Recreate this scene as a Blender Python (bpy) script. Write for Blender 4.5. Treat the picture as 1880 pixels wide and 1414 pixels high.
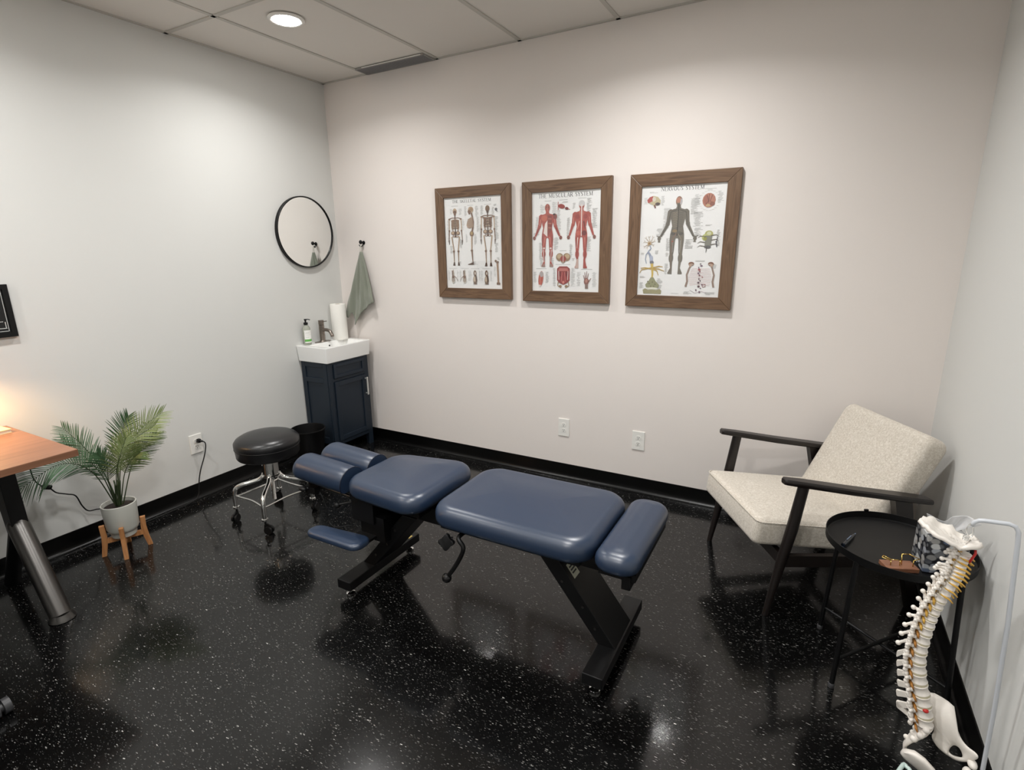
import bpy, bmesh, math, random
from mathutils import Vector, Matrix
from math import sin, cos, pi, radians
random.seed(7)
SC = bpy.context.scene
for o in list(bpy.data.objects): bpy.data.objects.remove(o)

# ---------------------------------------------------------------- camera
def make_camera():
    f, yaw, pitch, roll = 986.18153, -0.50773, 0.24843, -0.01408
    fw = Vector((sin(yaw)*cos(pitch), cos(yaw)*cos(pitch), -sin(pitch)))
    r = fw.cross(Vector((0, 0, 1))).normalized(); u = r.cross(fw)
    r2 = cos(roll)*r + sin(roll)*u; u2 = -sin(roll)*r + cos(roll)*u
    cd = bpy.data.cameras.new('camera'); co = bpy.data.objects.new('camera', cd)
    SC.collection.objects.link(co)
    m = Matrix((r2, u2, -fw)).transposed().to_4x4(); m.translation = Vector((3.36315, -3.21049, 1.54711))
    co.matrix_world = m
    cd.sensor_width = 36; cd.lens = f*36/1880; cd.clip_start = .02
    SC.camera = co
make_camera()

# ---------------------------------------------------------------- world, exposure
W = bpy.data.worlds.new('world'); SC.world = W; W.use_nodes = True
W.node_tree.nodes['Background'].inputs[0].default_value = (.80, .86, 1, 1)
W.node_tree.nodes['Background'].inputs[1].default_value = .0
SC.view_settings.view_transform = 'Standard'; SC.view_settings.look = 'None'
SC.view_settings.gamma = 1; SC.view_settings.exposure = 0.0
SC.view_settings.use_curve_mapping = False
CY = SC.cycles
CY.use_denoising = True
CY.max_bounces = 10; CY.diffuse_bounces = 6; CY.glossy_bounces = 6; CY.transmission_bounces = 6; CY.transparent_max_bounces = 12
CY.caustics_reflective = False; CY.caustics_refractive = False
CY.sample_clamp_indirect = 6; CY.blur_glossy = .3

LENS_GLOW = 100.0          # emission strength of every ceiling downlight lens
LIGHT_WATT = 16.5; SPREAD = 150
RX = 3.953; H = 2.7526; YB = -4.35    # room: right wall, ceiling height, wall behind the camera
LIGHTS = [(.745, -.93), (2.583, -.93), (.745, -2.42), (2.583, -2.42), (.745, -3.75), (2.583, -3.75)]  # last pair: unseen lamps added to fill the room more evenly

# ---------------------------------------------------------------- helpers
def srgb(*c):
    return tuple(((v/255)/12.92 if v/255 <= .04045 else ((v/255+.055)/1.055)**2.4) for v in c) + (1,)
_m = {}
def mat(name, col=(.5, .5, .5, 1), rough=.5, metal=0, coat=0, coat_rough=.05, bump=None, spec=.5, sheen=0, emit=None, estr=0, trans=0, ior=None, sss=0):
    if name in _m: return _m[name]
    m = bpy.data.materials.new(name); m.use_nodes = True; nt = m.node_tree; b = nt.nodes['Principled BSDF']
    b.inputs['Base Color'].default_value = col; b.inputs['Roughness'].default_value = rough; b.inputs['Metallic'].default_value = metal
    b.inputs['Coat Weight'].default_value = coat; b.inputs['Coat Roughness'].default_value = coat_rough
    b.inputs['Specular IOR Level'].default_value = spec; b.inputs['Sheen Weight'].default_value = sheen
    b.inputs['Transmission Weight'].default_value = trans
    if ior: b.inputs['IOR'].default_value = ior
    if emit: b.inputs['Emission Color'].default_value = emit; b.inputs['Emission Strength'].default_value = estr
    if bump:
        sc, st = bump[:2]
        tc = nt.nodes.new('ShaderNodeTexCoord'); n = nt.nodes.new('ShaderNodeTexNoise'); bp = nt.nodes.new('ShaderNodeBump')
        n.inputs['Scale'].default_value = sc; n.inputs['Detail'].default_value = 3
        bp.inputs['Strength'].default_value = st; bp.inputs['Distance'].default_value = bump[2] if len(bump) > 2 else .001
        nt.links.new(tc.outputs['Object'], n.inputs['Vector']); nt.links.new(n.outputs['Fac'], bp.inputs['Height']); nt.links.new(bp.outputs['Normal'], b.inputs['Normal'])
    _m[name] = m
    return m
class NT:
    def __init__(s, m): s.nt = m.node_tree; s.b = s.nt.nodes['Principled BSDF']
    def n(s, t, **k):
        x = s.nt.nodes.new('ShaderNode'+t)
        for a, v in k.items():
            if a.startswith('i_'): x.inputs[a[2:].replace('_', ' ')].default_value = v
            else: setattr(x, a, v)
        return x
    def l(s, a, b): s.nt.links.new(a, b)
    def math(s, op, a, b=None, c=None):
        x = s.nt.nodes.new('ShaderNodeMath'); x.operation = op
        for i, v in enumerate((a, b, c)):
            if v is None: continue
            if isinstance(v, (int, float)): x.inputs[i].default_value = v
            else: s.l(v, x.inputs[i])
        return x.outputs[0]
    def ramp(s, fac, stops):
        r = s.nt.nodes.new('ShaderNodeValToRGB'); e = r.color_ramp.elements
        while len(e) < len(stops): e.new(.5)
        for q, (p, c) in zip(e, stops): q.position = p; q.color = c
        s.l(fac, r.inputs[0]); return r.outputs[0]
    def mix(s, fac, a, b):
        x = s.nt.nodes.new('ShaderNodeMix'); x.data_type = 'RGBA'
        for i, v in ((0, fac), (6, a), (7, b)):
            if isinstance(v, (int, float, tuple)): x.inputs[i].default_value = v
            else: s.l(v, x.inputs[i])
        return x.outputs[2]

def new_bm(): return bmesh.new()
def link(name, bm, m, parent=None, smooth=False, sharp=None, mats=None):
    me = bpy.data.meshes.new(name)
    bmesh.ops.recalc_face_normals(bm, faces=bm.faces)
    bm.to_mesh(me); bm.free()
    for x in (mats or [m]): me.materials.append(x)
    if smooth:
        for p in me.polygons: p.use_smooth = True
        if sharp: me.set_sharp_from_angle(angle=radians(sharp))
    o = bpy.data.objects.new(name, me); SC.collection.objects.link(o)
    if parent: o.parent = parent; 
    return o
def thing(name, label, cat, loc=(0, 0, 0), rz=0, group=None):
    o = bpy.data.objects.new(name, None); SC.collection.objects.link(o)
    o.location = loc; o.rotation_euler = (0, 0, rz); o.empty_display_size = .1
    o['label'] = label; o['category'] = cat
    if group: o['group'] = group
    return o
def tag(o, label, cat, group=None):
    o['label'] = label; o['category'] = cat
    if group: o['group'] = group
    return o
def struct(name, bm, m, parent=None, **k):
    o = link(name, bm, m, parent, **k); o['kind'] = 'structure'; return o

def box(bm, c, s, rot=None, bevel=0, seg=2, mi=0):
    r = bmesh.ops.create_cube(bm, size=1)['verts']
    M = Matrix.Translation(c) @ (rot.to_4x4() if rot else Matrix()) @ Matrix.Diagonal((s[0], s[1], s[2], 1))
    bmesh.ops.transform(bm, matrix=M, verts=r)
    fs = {f for v in r for f in v.link_faces}
    for f in fs: f.material_index = mi
    if bevel:
        es = list({e for v in r for e in v.link_edges})
        bmesh.ops.bevel(bm, geom=es, offset=bevel, segments=seg, profile=.5, affect='EDGES', clamp_overlap=True)
    return r
def basis(d):
    d = Vector(d).normalized(); a = Vector((0, 0, 1)) if abs(d.z) < .95 else Vector((1, 0, 0))
    x = d.cross(a).normalized(); y = d.cross(x).normalized(); return x, y, d
def loft(bm, rings, cap=True, closed=False, mi=0):
    R = [[bm.verts.new(p) for p in r] for r in rings]
    n = len(R[0]); L = len(R)
    for i in range(L if closed else L-1):
        a, b = R[i], R[(i+1) % L]
        for j in range(n):
            f = bm.faces.new((a[j], a[(j+1) % n], b[(j+1) % n], b[j])); f.material_index = mi
    if cap and not closed:
        for r, k in ((R[0], -1), (R[-1], 1)):
            f = bm.faces.new(r[::k]); f.material_index = mi
    return R
def cyl(bm, a, b, r0, r1=None, n=16, mi=0, cap=True):
    a, b = Vector(a), Vector(b); r1 = r0 if r1 is None else r1
    x, y, d = basis(b-a)
    loft(bm, [[p + r*(cos(2*pi*k/n)*x + sin(2*pi*k/n)*y) for k in range(n)] for p, r in ((a, r0), (b, r1))], cap=cap, mi=mi)
def smooth_path(pts, sub=6, closed=False):
    P = [Vector(p) for p in pts]; n = len(P); out = []
    rng = n if closed else n-1
    for i in range(rng):
        p0 = P[(i-1) % n] if (closed or i > 0) else P[0]*2-P[1]
        p1, p2 = P[i], P[(i+1) % n]
        p3 = P[(i+2) % n] if (closed or i+2 < n) else P[-1]*2-P[-2]
        for k in range(sub):
            t = k/sub
            out.append(.5*((2*p1)+(p2-p0)*t+(2*p0-5*p1+4*p2-p3)*t*t+(3*p1-p0-3*p2+p3)*t**3))
    if not closed: out.append(P[-1])
    return out
def tube(bm, pts, r, n=10, closed=False, radii=None, flat=1.0, mi=0, up=None):
    P = [Vector(p) for p in pts]; L = len(P); rings = []
    x = None
    for i in range(L):
        if closed: d = P[(i+1) % L]-P[(i-1) % L]
        else: d = P[min(i+1, L-1)]-P[max(i-1, 0)]
        d.normalize()
        if up is not None: x = d.cross(Vector(up)).normalized()
        elif x is None: x = basis(d)[0]
        else: x = (x - d*x.dot(d)).normalized()
        y = d.cross(x)
        rr = radii[i] if radii else r
        rings.append([P[i] + rr*(cos(2*pi*k/n)*x + flat*sin(2*pi*k/n)*y) for k in range(n)])
    loft(bm, rings, cap=True, closed=closed, mi=mi)
def lathe(bm, prof, c=(0, 0, 0), n=32, mi=0):
    c = Vector(c)
    loft(bm, [[c+Vector((r*cos(2*pi*k/n), r*sin(2*pi*k/n), z)) for k in range(n)] for r, z in prof], cap=True, mi=mi)
def sphere(bm, c, r, s=(1, 1, 1), seg=12, rot=None, mi=0):
    v = bmesh.ops.create_uvsphere(bm, u_segments=seg, v_segments=max(6, seg//2+2), radius=r)['verts']
    M = Matrix.Translation(c) @ (rot.to_4x4() if rot else Matrix()) @ Matrix.Diagonal((s[0], s[1], s[2], 1))
    bmesh.ops.transform(bm, matrix=M, verts=v)
    for f in {f for q in v for f in q.link_faces}: f.material_index = mi
def prism(bm, pts, a, b, fn=lambda u, v, w: (u, v, w), bevel=0, mi=0):
    A = [bm.verts.new(fn(u, v, a)) for u, v in pts]; B = [bm.verts.new(fn(u, v, b)) for u, v in pts]
    n = len(pts); fs = [bm.faces.new(A[::-1]), bm.faces.new(B)]
    for i in range(n): fs.append(bm.faces.new((A[i], A[(i+1) % n], B[(i+1) % n], B[i])))
    for f in fs: f.material_index = mi
    if bevel:
        es = list({e for f in fs for e in f.edges})
        bmesh.ops.bevel(bm, geom=es, offset=bevel, segments=2, profile=.5, affect='EDGES', clamp_overlap=True)
def rrect(hx, hy, R, n=8, taper=0.0):
    """rounded rectangle outline; taper narrows y toward -x"""
    R = max(min(R, hx-.0005, hy-.0005), .0005); out = []
    for cx, cy, a0 in ((hx-R, hy-R, 0), (-hx+R, hy-R, 90), (-hx+R, -hy+R, 180), (hx-R, -hy+R, 270)):
        for k in range(n+1):
            a = radians(a0+90*k/n); out.append((cx+R*cos(a), cy+R*sin(a)))
    return [(x, y*(1-taper*(.5-.5*x/hx))) for x, y in out]
def cushion(bm, hx, hy, R, z0, z1, er=.03, crown=.01, belly=.0, taper=0, n=8, er0=None, ringsn=6):
    """upholstered pad: plan corner radius R, edge radius er, crowned top"""
    er0 = er*.6 if er0 is None else er0
    rings = []
    def ring(d, z, cr=None):
        pts = rrect(hx-d, hy-d, R-d*.7, n, taper)
        rings.append([Vector((x, y, z + (0 if cr is None else cr*(1-(x/hx)**2)*(1-(y/hy)**2)))) for x, y in pts])
    ring(hx*.6 if hx < hy else hy*.6, z0)
    for k in range(ringsn):
        a = pi/2*k/(ringsn-1); ring(er0*(1-sin(a)), z0+er0*(1-cos(a)))
    zm = (z0+er0+z1-er)/2; ring(-belly, zm)
    for k in range(ringsn):
        a = pi/2*k/(ringsn-1); ring(er*(1-cos(a)), z1-er+er*sin(a), crown*0)
    m = min(hx, hy)
    for t in (.12, .3, .5, .7, .9): ring(er+(m-er)*t, z1, crown*min(1, t*2.0) if t < .5 else crown)
    # smooth the crown
    loft(bm, rings)
def xf(o, M):
    o.data.transform(M); return o

# ---------------------------------------------------------------- materials
def wall_mat(name, col):
    m = mat(name, col, rough=.85, spec=.15); t = NT(m)
    tc = t.n('TexCoord'); n = t.n('TexNoise', i_Scale=260, i_Detail=2); b = t.n('Bump', i_Strength=.12, i_Distance=.0006)
    t.l(tc.outputs['Object'], n.inputs['Vector']); t.l(n.outputs['Fac'], b.inputs['Height']); t.l(b.outputs['Normal'], t.b.inputs['Normal'])
    return m
M_wall = wall_mat('grey_wall_paint', srgb(212, 212, 209))
M_wall_b = wall_mat('back_wall_warm_grey', srgb(228, 221, 216))  # warmer, paler grey for the back wall alone
M_ceil = wall_mat('ceiling_tile_white', srgb(222, 218, 212))
M_bar = mat('ceiling_bar', srgb(190, 187, 180), .6)
M_black = mat('black_powder_coat', srgb(5, 5, 6), .46, bump=(600, .1, .0003), spec=.32)
M_rubber = mat('black_rubber', srgb(5, 5, 6), .5, spec=.35)
M_base = mat('black_vinyl_base', srgb(4, 4, 4), .3, spec=.3)
M_chrome = mat('chrome', (.85, .85, .84, 1), .07, metal=1)
M_steel = mat('brushed_dark_steel', srgb(96, 94, 92), .35, metal=1)
M_navy = mat('navy_vinyl', srgb(31, 46, 68), .35, bump=(900, .12, .0004), spec=.75)
M_blackvinyl = mat('black_vinyl', srgb(20, 20, 22), .33, bump=(700, .1, .0004))
M_white = mat('white_ceramic', srgb(236, 236, 234), .12, spec=.5)
M_whitepl = mat('white_plastic', srgb(232, 231, 226), .3)
M_cab = mat('navy_cabinet_paint', srgb(25, 35, 46), .45, spec=.35)
M_darkwood = mat('espresso_wood', srgb(24, 18, 16), .38, bump=(300, .1, .0004))
M_mirror = mat('mirror_silver', (.9, .92, .91, 1), .01, metal=1)
M_brass = mat('brass', srgb(214, 180, 100), .2, metal=1)
M_bone = mat('bone_plastic', srgb(230, 224, 216), .38, bump=(160, .25, .001))
M_disc = mat('disc_plastic', srgb(205, 196, 168), .4)
M_nerve = mat('yellow_nerve', srgb(214, 168, 72), .4)
M_red = mat('red_plastic', srgb(190, 40, 36), .4)
M_brownseal = mat('amber_ligament', srgb(168, 112, 44), .4)

def wood_mat(name, c1, c2, scale, axis, rough=.4, coat=0):
    m = mat(name, c1, rough, coat=coat, coat_rough=.2); t = NT(m)
    tc = t.n('TexCoord'); mp = t.n('Mapping'); n = t.n('TexNoise', i_Scale=scale, i_Detail=5, i_Distortion=1.2)
    s = [1, 1, 1]; s[axis] = .07; mp.inputs['Scale'].default_value = s
    t.l(tc.outputs['Object'], mp.inputs['Vector']); t.l(mp.outputs[0], n.inputs['Vector'])
    t.l(t.ramp(n.outputs['Fac'], [(.3, c2), (.5, c1), (.68, c2)]), t.b.inputs['Base Color'])
    return m
M_fr_h = wood_mat('walnut_rail', srgb(112, 86, 64), srgb(84, 61, 44), 38, 0)
M_fr_v = wood_mat('walnut_stile', srgb(112, 86, 64), srgb(84, 61, 44), 38, 2)
M_desk = wood_mat('desk_walnut', srgb(138, 98, 74), srgb(112, 76, 56), 14, 1, .35)
M_stand = wood_mat('oak_plant_stand', srgb(186, 132, 84), srgb(158, 104, 62), 40, 2, .5)
M_hold = wood_mat('card_holder_walnut', srgb(140, 96, 72), srgb(112, 72, 52), 60, 0, .4)

def floor_mat():
    m = mat('black_speckled_floor', srgb(8, 8, 8), .2, spec=.12, coat=.66, coat_rough=.10); t = NT(m)
    tc = t.n('TexCoord'); tot = None
    def layer(rot, scale, thr, prob, val, sx=3.2):
        mp = t.n('Mapping'); mp.inputs['Rotation'].default_value = (0, 0, radians(rot)); 
        mp.inputs['Location'].default_value = (rot*.37, rot*.11, 0)
        mp.inputs['Scale'].default_value = (scale/sx, scale, 1)
        v = t.n('TexVoronoi', voronoi_dimensions='2D', i_Scale=1.0, i_Randomness=1.0)
        nz = t.n('TexNoise', i_Scale=140, i_Detail=1); 
        t.l(tc.outputs['Object'], mp.inputs['Vector']); t.l(tc.outputs['Object'], nz.inputs['Vector'])
        ad = t.n('VectorMath', operation='MULTIPLY_ADD'); ad.inputs[1].default_value = (.35, .35, 0)
        t.l(nz.outputs['Color'], ad.inputs[0]); t.l(mp.outputs[0], ad.inputs[2]); t.l(ad.outputs[0], v.inputs['Vector'])
        sep = t.n('SeparateColor'); t.l(v.outputs['Color'], sep.inputs[0])
        sel = t.math('LESS_THAN', sep.outputs[0], prob)
        th = t.math('MULTIPLY', sep.outputs[1], thr)
        inn = t.math('LESS_THAN', v.outputs['Distance'], th)
        bright = t.math('MULTIPLY_ADD', t.math('POWER', sep.outputs[2], 2.2), val, val*.18)
        return t.math('MULTIPLY', t.math('MULTIPLY', sel, inn), bright)
    for rot, sc, thr, pr, val in ((12, 160, .26, .13, .17), (75, 170, .26, .13, .17), (130, 160, .26, .13, .17), (40, 260, .30, .26, .06), (160, 260, .30, .26, .06), (100, 90, .15, .055, .40), (30, 95, .15, .055, .36)):
        q = layer(rot, sc, thr, pr, val); tot = q if tot is None else t.math('MAXIMUM', tot, q)
    nz = t.n('TexNoise', i_Scale=3, i_Detail=2); t.l(tc.outputs['Object'], nz.inputs['Vector'])
    col = t.mix(tot, srgb(8, 8, 8), (1.0, .98, .93, 1))
    # tile seams, one foot apart
    sp = t.n('SeparateXYZ'); t.l(tc.outputs['Object'], sp.inputs[0]); seam = None
    for a in (0, 1):
        fr = t.math('FRACT', t.math('MULTIPLY', t.math('ADD', sp.outputs[a], .07), 1/.6096))
        d = t.math('LESS_THAN', t.math('ABSOLUTE', t.math('SUBTRACT', fr, .5)), .0011)
        seam = d if seam is None else t.math('MAXIMUM', seam, d)
    col = t.mix(seam, col, (.001, .001, .001, 1))
    t.l(col, t.b.inputs['Base Color'])
    n2 = t.n('TexNoise', i_Scale=7, i_Detail=3); t.l(tc.outputs['Object'], n2.inputs['Vector'])
    t.l(t.math('MULTIPLY_ADD', n2.outputs['Fac'], .06, .075), t.b.inputs['Coat Roughness'])
    n3 = t.n('TexNoise', i_Scale=24, i_Detail=2); bp = t.n('Bump', i_Strength=.10, i_Distance=.0008)
    t.l(tc.outputs['Object'], n3.inputs['Vector']); t.l(n3.outputs['Fac'], bp.inputs['Height']); t.l(bp.outputs[0], t.b.inputs['Normal']); t.l(bp.outputs[0], t.b.inputs['Coat Normal'])
    return m
M_floor = floor_mat()

def fabric_mat():
    m = mat('oatmeal_fabric', srgb(196, 188, 176), .9, spec=.1, sheen=.2); t = NT(m)
    tc = t.n('TexCoord'); n = t.n('TexNoise', i_Scale=420, i_Detail=2); n2 = t.n('TexNoise', i_Scale=120, i_Detail=3)
    t.l(tc.outputs['Object'], n.inputs['Vector']); t.l(tc.outputs['Object'], n2.inputs['Vector'])
    f = t.math('MULTIPLY_ADD', n.outputs['Fac'], .6, t.math('MULTIPLY', n2.outputs['Fac'], .4))
    t.l(t.ramp(f, [(.36, srgb(180, 171, 158)), (.5, srgb(199, 191, 179)), (.62, srgb(218, 212, 202))]), t.b.inputs['Base Color'])
    b = t.n('Bump', i_Strength=.4, i_Distance=.001); t.l(f, b.inputs['Height']); t.l(b.outputs[0], t.b.inputs['Normal'])
    return m
M_fabric = fabric_mat()

# ---------------------------------------------------------------- room shell
b = new_bm(); box(b, (RX/2, YB/2, -.05), (RX+.2, -YB+.2, .1)); struct('floor', b, M_floor)
b = new_bm(); box(b, (-.05, YB/2, H/2), (.1, -YB, H)); struct('wall_left', b, M_wall)
b = new_bm(); box(b, (RX/2, .05, H/2), (RX+.2, .1, H)); struct('wall_back', b, M_wall_b)
b = new_bm(); box(b, (RX+.05, YB/2, H/2), (.1, -YB, H)); struct('wall_right', b, M_wall)
b = new_bm(); box(b, (RX/2, YB-.05, H/2), (RX+.2, .1, H)); struct('wall_front', b, M_wall)
XA, Y1 = .449, 1.1457; T = .6096
b = new_bm(); box(b, (RX/2, YB/2, H+.05), (RX+.2, -YB+.2, .09)); ceil = struct('ceiling', b, M_ceil)
b = new_bm()
xs = [XA+T*k for k in range(6)]; ys = [-Y1-T*2*k for k in range(3)]
bw = .024
for x in xs: box(b, (x, YB/2, H+.0035), (bw, -YB, .007))
for y in ys: box(b, (RX/2, y, H+.0030), (RX, bw, .006))
for args in (((RX/2, -.011, H+.0025), (RX, .022, .005)), ((.011, YB/2, H+.0025), (.022, -YB, .005)), ((RX-.011, YB/2, H+.0025), (.022, -YB, .005))): box(b, *args)
struct('ceiling_grid', b, M_bar, ceil)
def cove(name, p0, p1, inward, m=M_base):
    """vinyl cove base with a curved toe"""
    b = new_bm(); prof = [(0, 0), (.020, 0), (.0195, .003), (.014, .006), (.008, .012), (.005, .022), (.004, .04), (.004, .0985), (.002, .1), (0, .1)]
    p0, p1, w = Vector(p0), Vector(p1), Vector(inward)
    loft(b, [[p+w*d+Vector((0, 0, z)) for d, z in prof] for p in (p0, p1)])
    return struct(name, b, m, smooth=True, sharp=40)
cove('baseboard_left', (0, YB, 0), (0, 0, 0), (1, 0, 0))
cove('baseboard_back', (0, 0, 0), (RX, 0, 0), (0, -1, 0))
cove('baseboard_right', (RX, 0, 0), (RX, YB, 0), (-1, 0, 0))
# supply air grille beside the back wall
g = thing('air_vent', 'grey linear air grille in the ceiling against the back wall', 'air vent', (XA+T/2, -.085, H))
b = new_bm(); x0, x1, y0, y1 = -.290, .290, -.052, .068
for c, s in (((0, y0, -.002), (.58, .008, .010)), ((0, y1, -.002), (.58, .008, .010)), ((x0, .008, -.002), (.008, .12, .010)), ((x1, .008, -.002), (.008, .12, .010))): box(b, c, s)
link('frame', b, mat('vent_frame', srgb(150, 148, 145), .5), g)
b = new_bm(); box(b, (0, .008, .0005), (.575, .115, .002)); link('backing', b, mat('vent_dark', srgb(104, 103, 104), .7), g)
b = new_bm()
for k in range(9): box(b, (0, y0+.014+k*.0125, -.003), (.574, .0035, .007))
link('louver', b, mat('vent_blade', srgb(140, 139, 140), .5), g)
b = new_bm(); box(b, (.02, y0-.006, -.003), (.50, .005, .004)); link('damper_edge', b, M_whitepl, g)
# ceiling downlights; the two behind the viewer are added for frontal fill
M_lens = mat('lamp_lens', (1, 1, 1, 1), .5, emit=(1.0, .98, .94, 1), estr=LENS_GLOW)
M_trim = mat('lamp_trim', srgb(235, 233, 228), .4)
spots = ['round recessed downlight glowing in the ceiling tile near the mirror corner', 'recessed ceiling downlight in front of the nervous system poster',
         'recessed ceiling downlight over the plant side of the room', 'recessed ceiling downlight over the foot end of the treatment table', 'added fill downlight, unseen, in the far left corner behind the viewer', 'added fill downlight, unseen, on the right behind the viewer']
LR = .072
for (x, y), lb in zip(LIGHTS, spots):
    wt = LIGHT_WATT*(.70 if x < 1 else 1.12)
    t = thing('recessed_downlight', lb, 'ceiling light', (x, y, H), 0)
    b = new_bm(); lathe(b, [(.095, .0), (.095, -.004), (.088, -.009), (.076, -.009), (LR, -.006), (LR, 0)], n=40); link('trim_ring', b, M_trim, t, smooth=True, sharp=50)
    b = new_bm(); lathe(b, [(LR-.0005, -.005), (LR-.0005, -.0075), (LR*.6, -.0085), (.01, -.009)], n=40); link('lens', b, M_lens, t, smooth=True, sharp=50)
    ld = bpy.data.lights.new('downlight_beam', 'AREA'); ld.shape = 'DISK'; ld.size = LR*2; ld.energy = wt; ld.spread = radians(SPREAD); ld.color = (1, .992, .978)
    lo = bpy.data.objects.new('downlight_beam', ld); SC.collection.objects.link(lo); lo.parent = t; lo.location = (0, 0, -.012)

# ---------------------------------------------------------------- posters
class Canvas:
    """flat print: layered coloured shapes, u to the right and v down, in metres from the top left of the sheet"""
    def __init__(s, w, h): s.w, s.h, s.bm, s.mats, s.k = w, h, new_bm(), [], 0; s.tf = lambda u, v: (u, v)
    def mi(s, col):
        n = 'ink_%02x%02x%02x' % col
        m = mat(n, srgb(*col), .5)
        if m not in s.mats: s.mats.append(m)
        return s.mats.index(m)
    def poly(s, pts, col):
        s.k += 1; y = -.00002*s.k/4 - .0002
        vs = [s.bm.verts.new(((u-.5)*s.w, y, (.5-v)*s.h)) for u, v in (s.tf(*p) for p in pts)]
        try:
            f = s.bm.faces.new(vs); f.material_index = s.mi(col)
        except ValueError: pass
    def rect(s, u0, v0, u1, v1, col): s.poly([(u0, v0), (u1, v0), (u1, v1), (u0, v1)], col)
    def ell(s, u, v, ru, rv, col, rot=0, n=14):
        A = s.w/s.h; s.poly([(u+ru*cos(a)*cos(rot)-rv/A*sin(a)*sin(rot), v+(ru*A*cos(a)*sin(rot)+rv*sin(a)*cos(rot))) for a in [2*pi*k/n for k in range(n)]], col)
    def line(s, pts, w, col, w1=None):
        """tapered stroke; widths in u units"""
        A = s.w/s.h; w1 = w if w1 is None else w1; n = len(pts)
        P = [Vector((u, v/A)) for u, v in pts]; L, R = [], []
        for i, p in enumerate(P):
            d = (P[min(i+1, n-1)]-P[max(i-1, 0)]); d = d.normalized() if d.length > 0 else Vector((1, 0)); q = Vector((-d.y, d.x)); ww = (w+(w1-w)*i/max(1, n-1))/2
            L.append(p+q*ww); R.append(p-q*ww)
        s.poly([(q.x, q.y*A) for q in L+R[::-1]], col)
    def captions(s, u, v, w, n, col=(178, 178, 176), dv=.0072, j=.5):
        for k in range(n):
            ww = w*random.uniform(.35, 1); uu = u+random.uniform(0, w-ww)*j; s.rect(uu, v+k*dv, uu+ww, v+k*dv+.0026, col)
    def text(s, txt, u0, v0, u1, h, col=(70, 68, 66)):
        """serif capitals from strokes"""
        F = {'T': (.8, [((0, 0), (.8, 0), 0), ((.4, 0), (.4, 1), 1)]), 'H': (.9, [((.12, 0), (.12, 1), 1), ((.78, 0), (.78, 1), 1), ((.12, .5), (.78, .5), 0)]),
             'E': (.75, [((.12, 0), (.12, 1), 1), ((.12, 0), (.7, 0), 0), ((.12, .5), (.55, .5), 0), ((.12, 1), (.72, 1), 0)]),
             'S': (.7, [((.62, .18), (.5, .02), 0), ((.5, .02), (.22, .02), 0), ((.22, .02), (.1, .25), 1), ((.1, .25), (.6, .7), 1), ((.6, .7), (.5, .96), 1), ((.5, .96), (.2, .98), 0), ((.2, .98), (.08, .8), 0)]),
             'K': (.9, [((.12, 0), (.12, 1), 1), ((.75, 0), (.12, .58), 0), ((.3, .42), (.8, 1), 1)]), 'L': (.75, [((.12, 0), (.12, 1), 1), ((.12, 1), (.7, 1), 0)]),
             'A': (.9, [((.45, 0), (.08, 1), 0), ((.45, 0), (.8, 1), 1), ((.2, .65), (.66, .65), 0)]), 'Y': (.85, [((.05, 0), (.42, .5), 1), ((.8, 0), (.42, .5), 0), ((.42, .5), (.42, 1), 1)]),
             'M': (1.1, [((.12, 0), (.12, 1), 0), ((.12, 0), (.52, .95), 1), ((.95, 0), (.52, .95), 0), ((.95, 0), (.95, 1), 1)]), 'U': (.9, [((.14, 0), (.14, .75), 1), ((.14, .75), (.3, .98), 1), ((.3, .98), (.6, .98), 0), ((.6, .98), (.76, .75), 0), ((.76, .75), (.76, 0), 0)]),
             'C': (.85, [((.75, .2), (.6, .02), 0), ((.6, .02), (.3, .02), 0), ((.3, .02), (.1, .35), 1), ((.1, .35), (.1, .65), 1), ((.1, .65), (.3, .98), 1), ((.3, .98), (.6, .98), 0), ((.6, .98), (.76, .8), 0)]),
             'R': (.88, [((.12, 0), (.12, 1), 1), ((.12, 0), (.55, .02), 0), ((.55, .02), (.68, .25), 1), ((.68, .25), (.52, .5), 1), ((.52, .5), (.12, .5), 0), ((.4, .5), (.82, 1), 1)]),
             'N': (.95, [((.12, 0), (.12, 1), 0), ((.12, 0), (.8, 1), 1), ((.8, 0), (.8, 1), 0)]), 'V': (.85, [((.05, 0), (.42, 1), 1), ((.8, 0), (.42, 1), 0)]),
             'O': (.95, [((.3, .02), (.62, .02), 0), ((.62, .02), (.84, .35), 1), ((.84, .35), (.84, .65), 1), ((.84, .65), (.62, .98), 1), ((.62, .98), (.3, .98), 0), ((.3, .98), (.1, .65), 1), ((.1, .65), (.1, .35), 1), ((.1, .35), (.3, .02), 1)]), ' ': (.5, [])}
        serif = {'T': [(.4, 1), (0, .06), (.8, .06)], 'H': [(.12, 0), (.12, 1), (.78, 0), (.78, 1)], 'K': [(.12, 0), (.12, 1), (.75, 0), (.8, 1)], 'L': [(.12, 0)], 'A': [(.08, 1), (.8, 1)], 'Y': [(.05, 0), (.8, 0), (.42, 1)],
                 'M': [(.12, 0), (.12, 1), (.95, 0), (.95, 1)], 'U': [(.14, 0), (.76, 0)], 'R': [(.12, 1), (.82, 1)], 'N': [(.12, 0), (.12, 1), (.8, 0)], 'V': [(.05, 0), (.8, 0)]}
        tot = sum(F[c][0]+.12 for c in txt); k = (u1-u0)/tot; x = u0
        for c in txt:
            w, st = F[c]
            for a, bb, th in st: s.line([(x+a[0]*k, v0+a[1]*h), (x+bb[0]*k, v0+bb[1]*h)], k*(.17 if th else .07), col)
            for q in serif.get(c, []): s.line([(x+(q[0]-.14)*k, v0+q[1]*h), (x+(q[0]+.14)*k, v0+q[1]*h)], k*.06, col)
            x += (w+.12)*k
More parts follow.
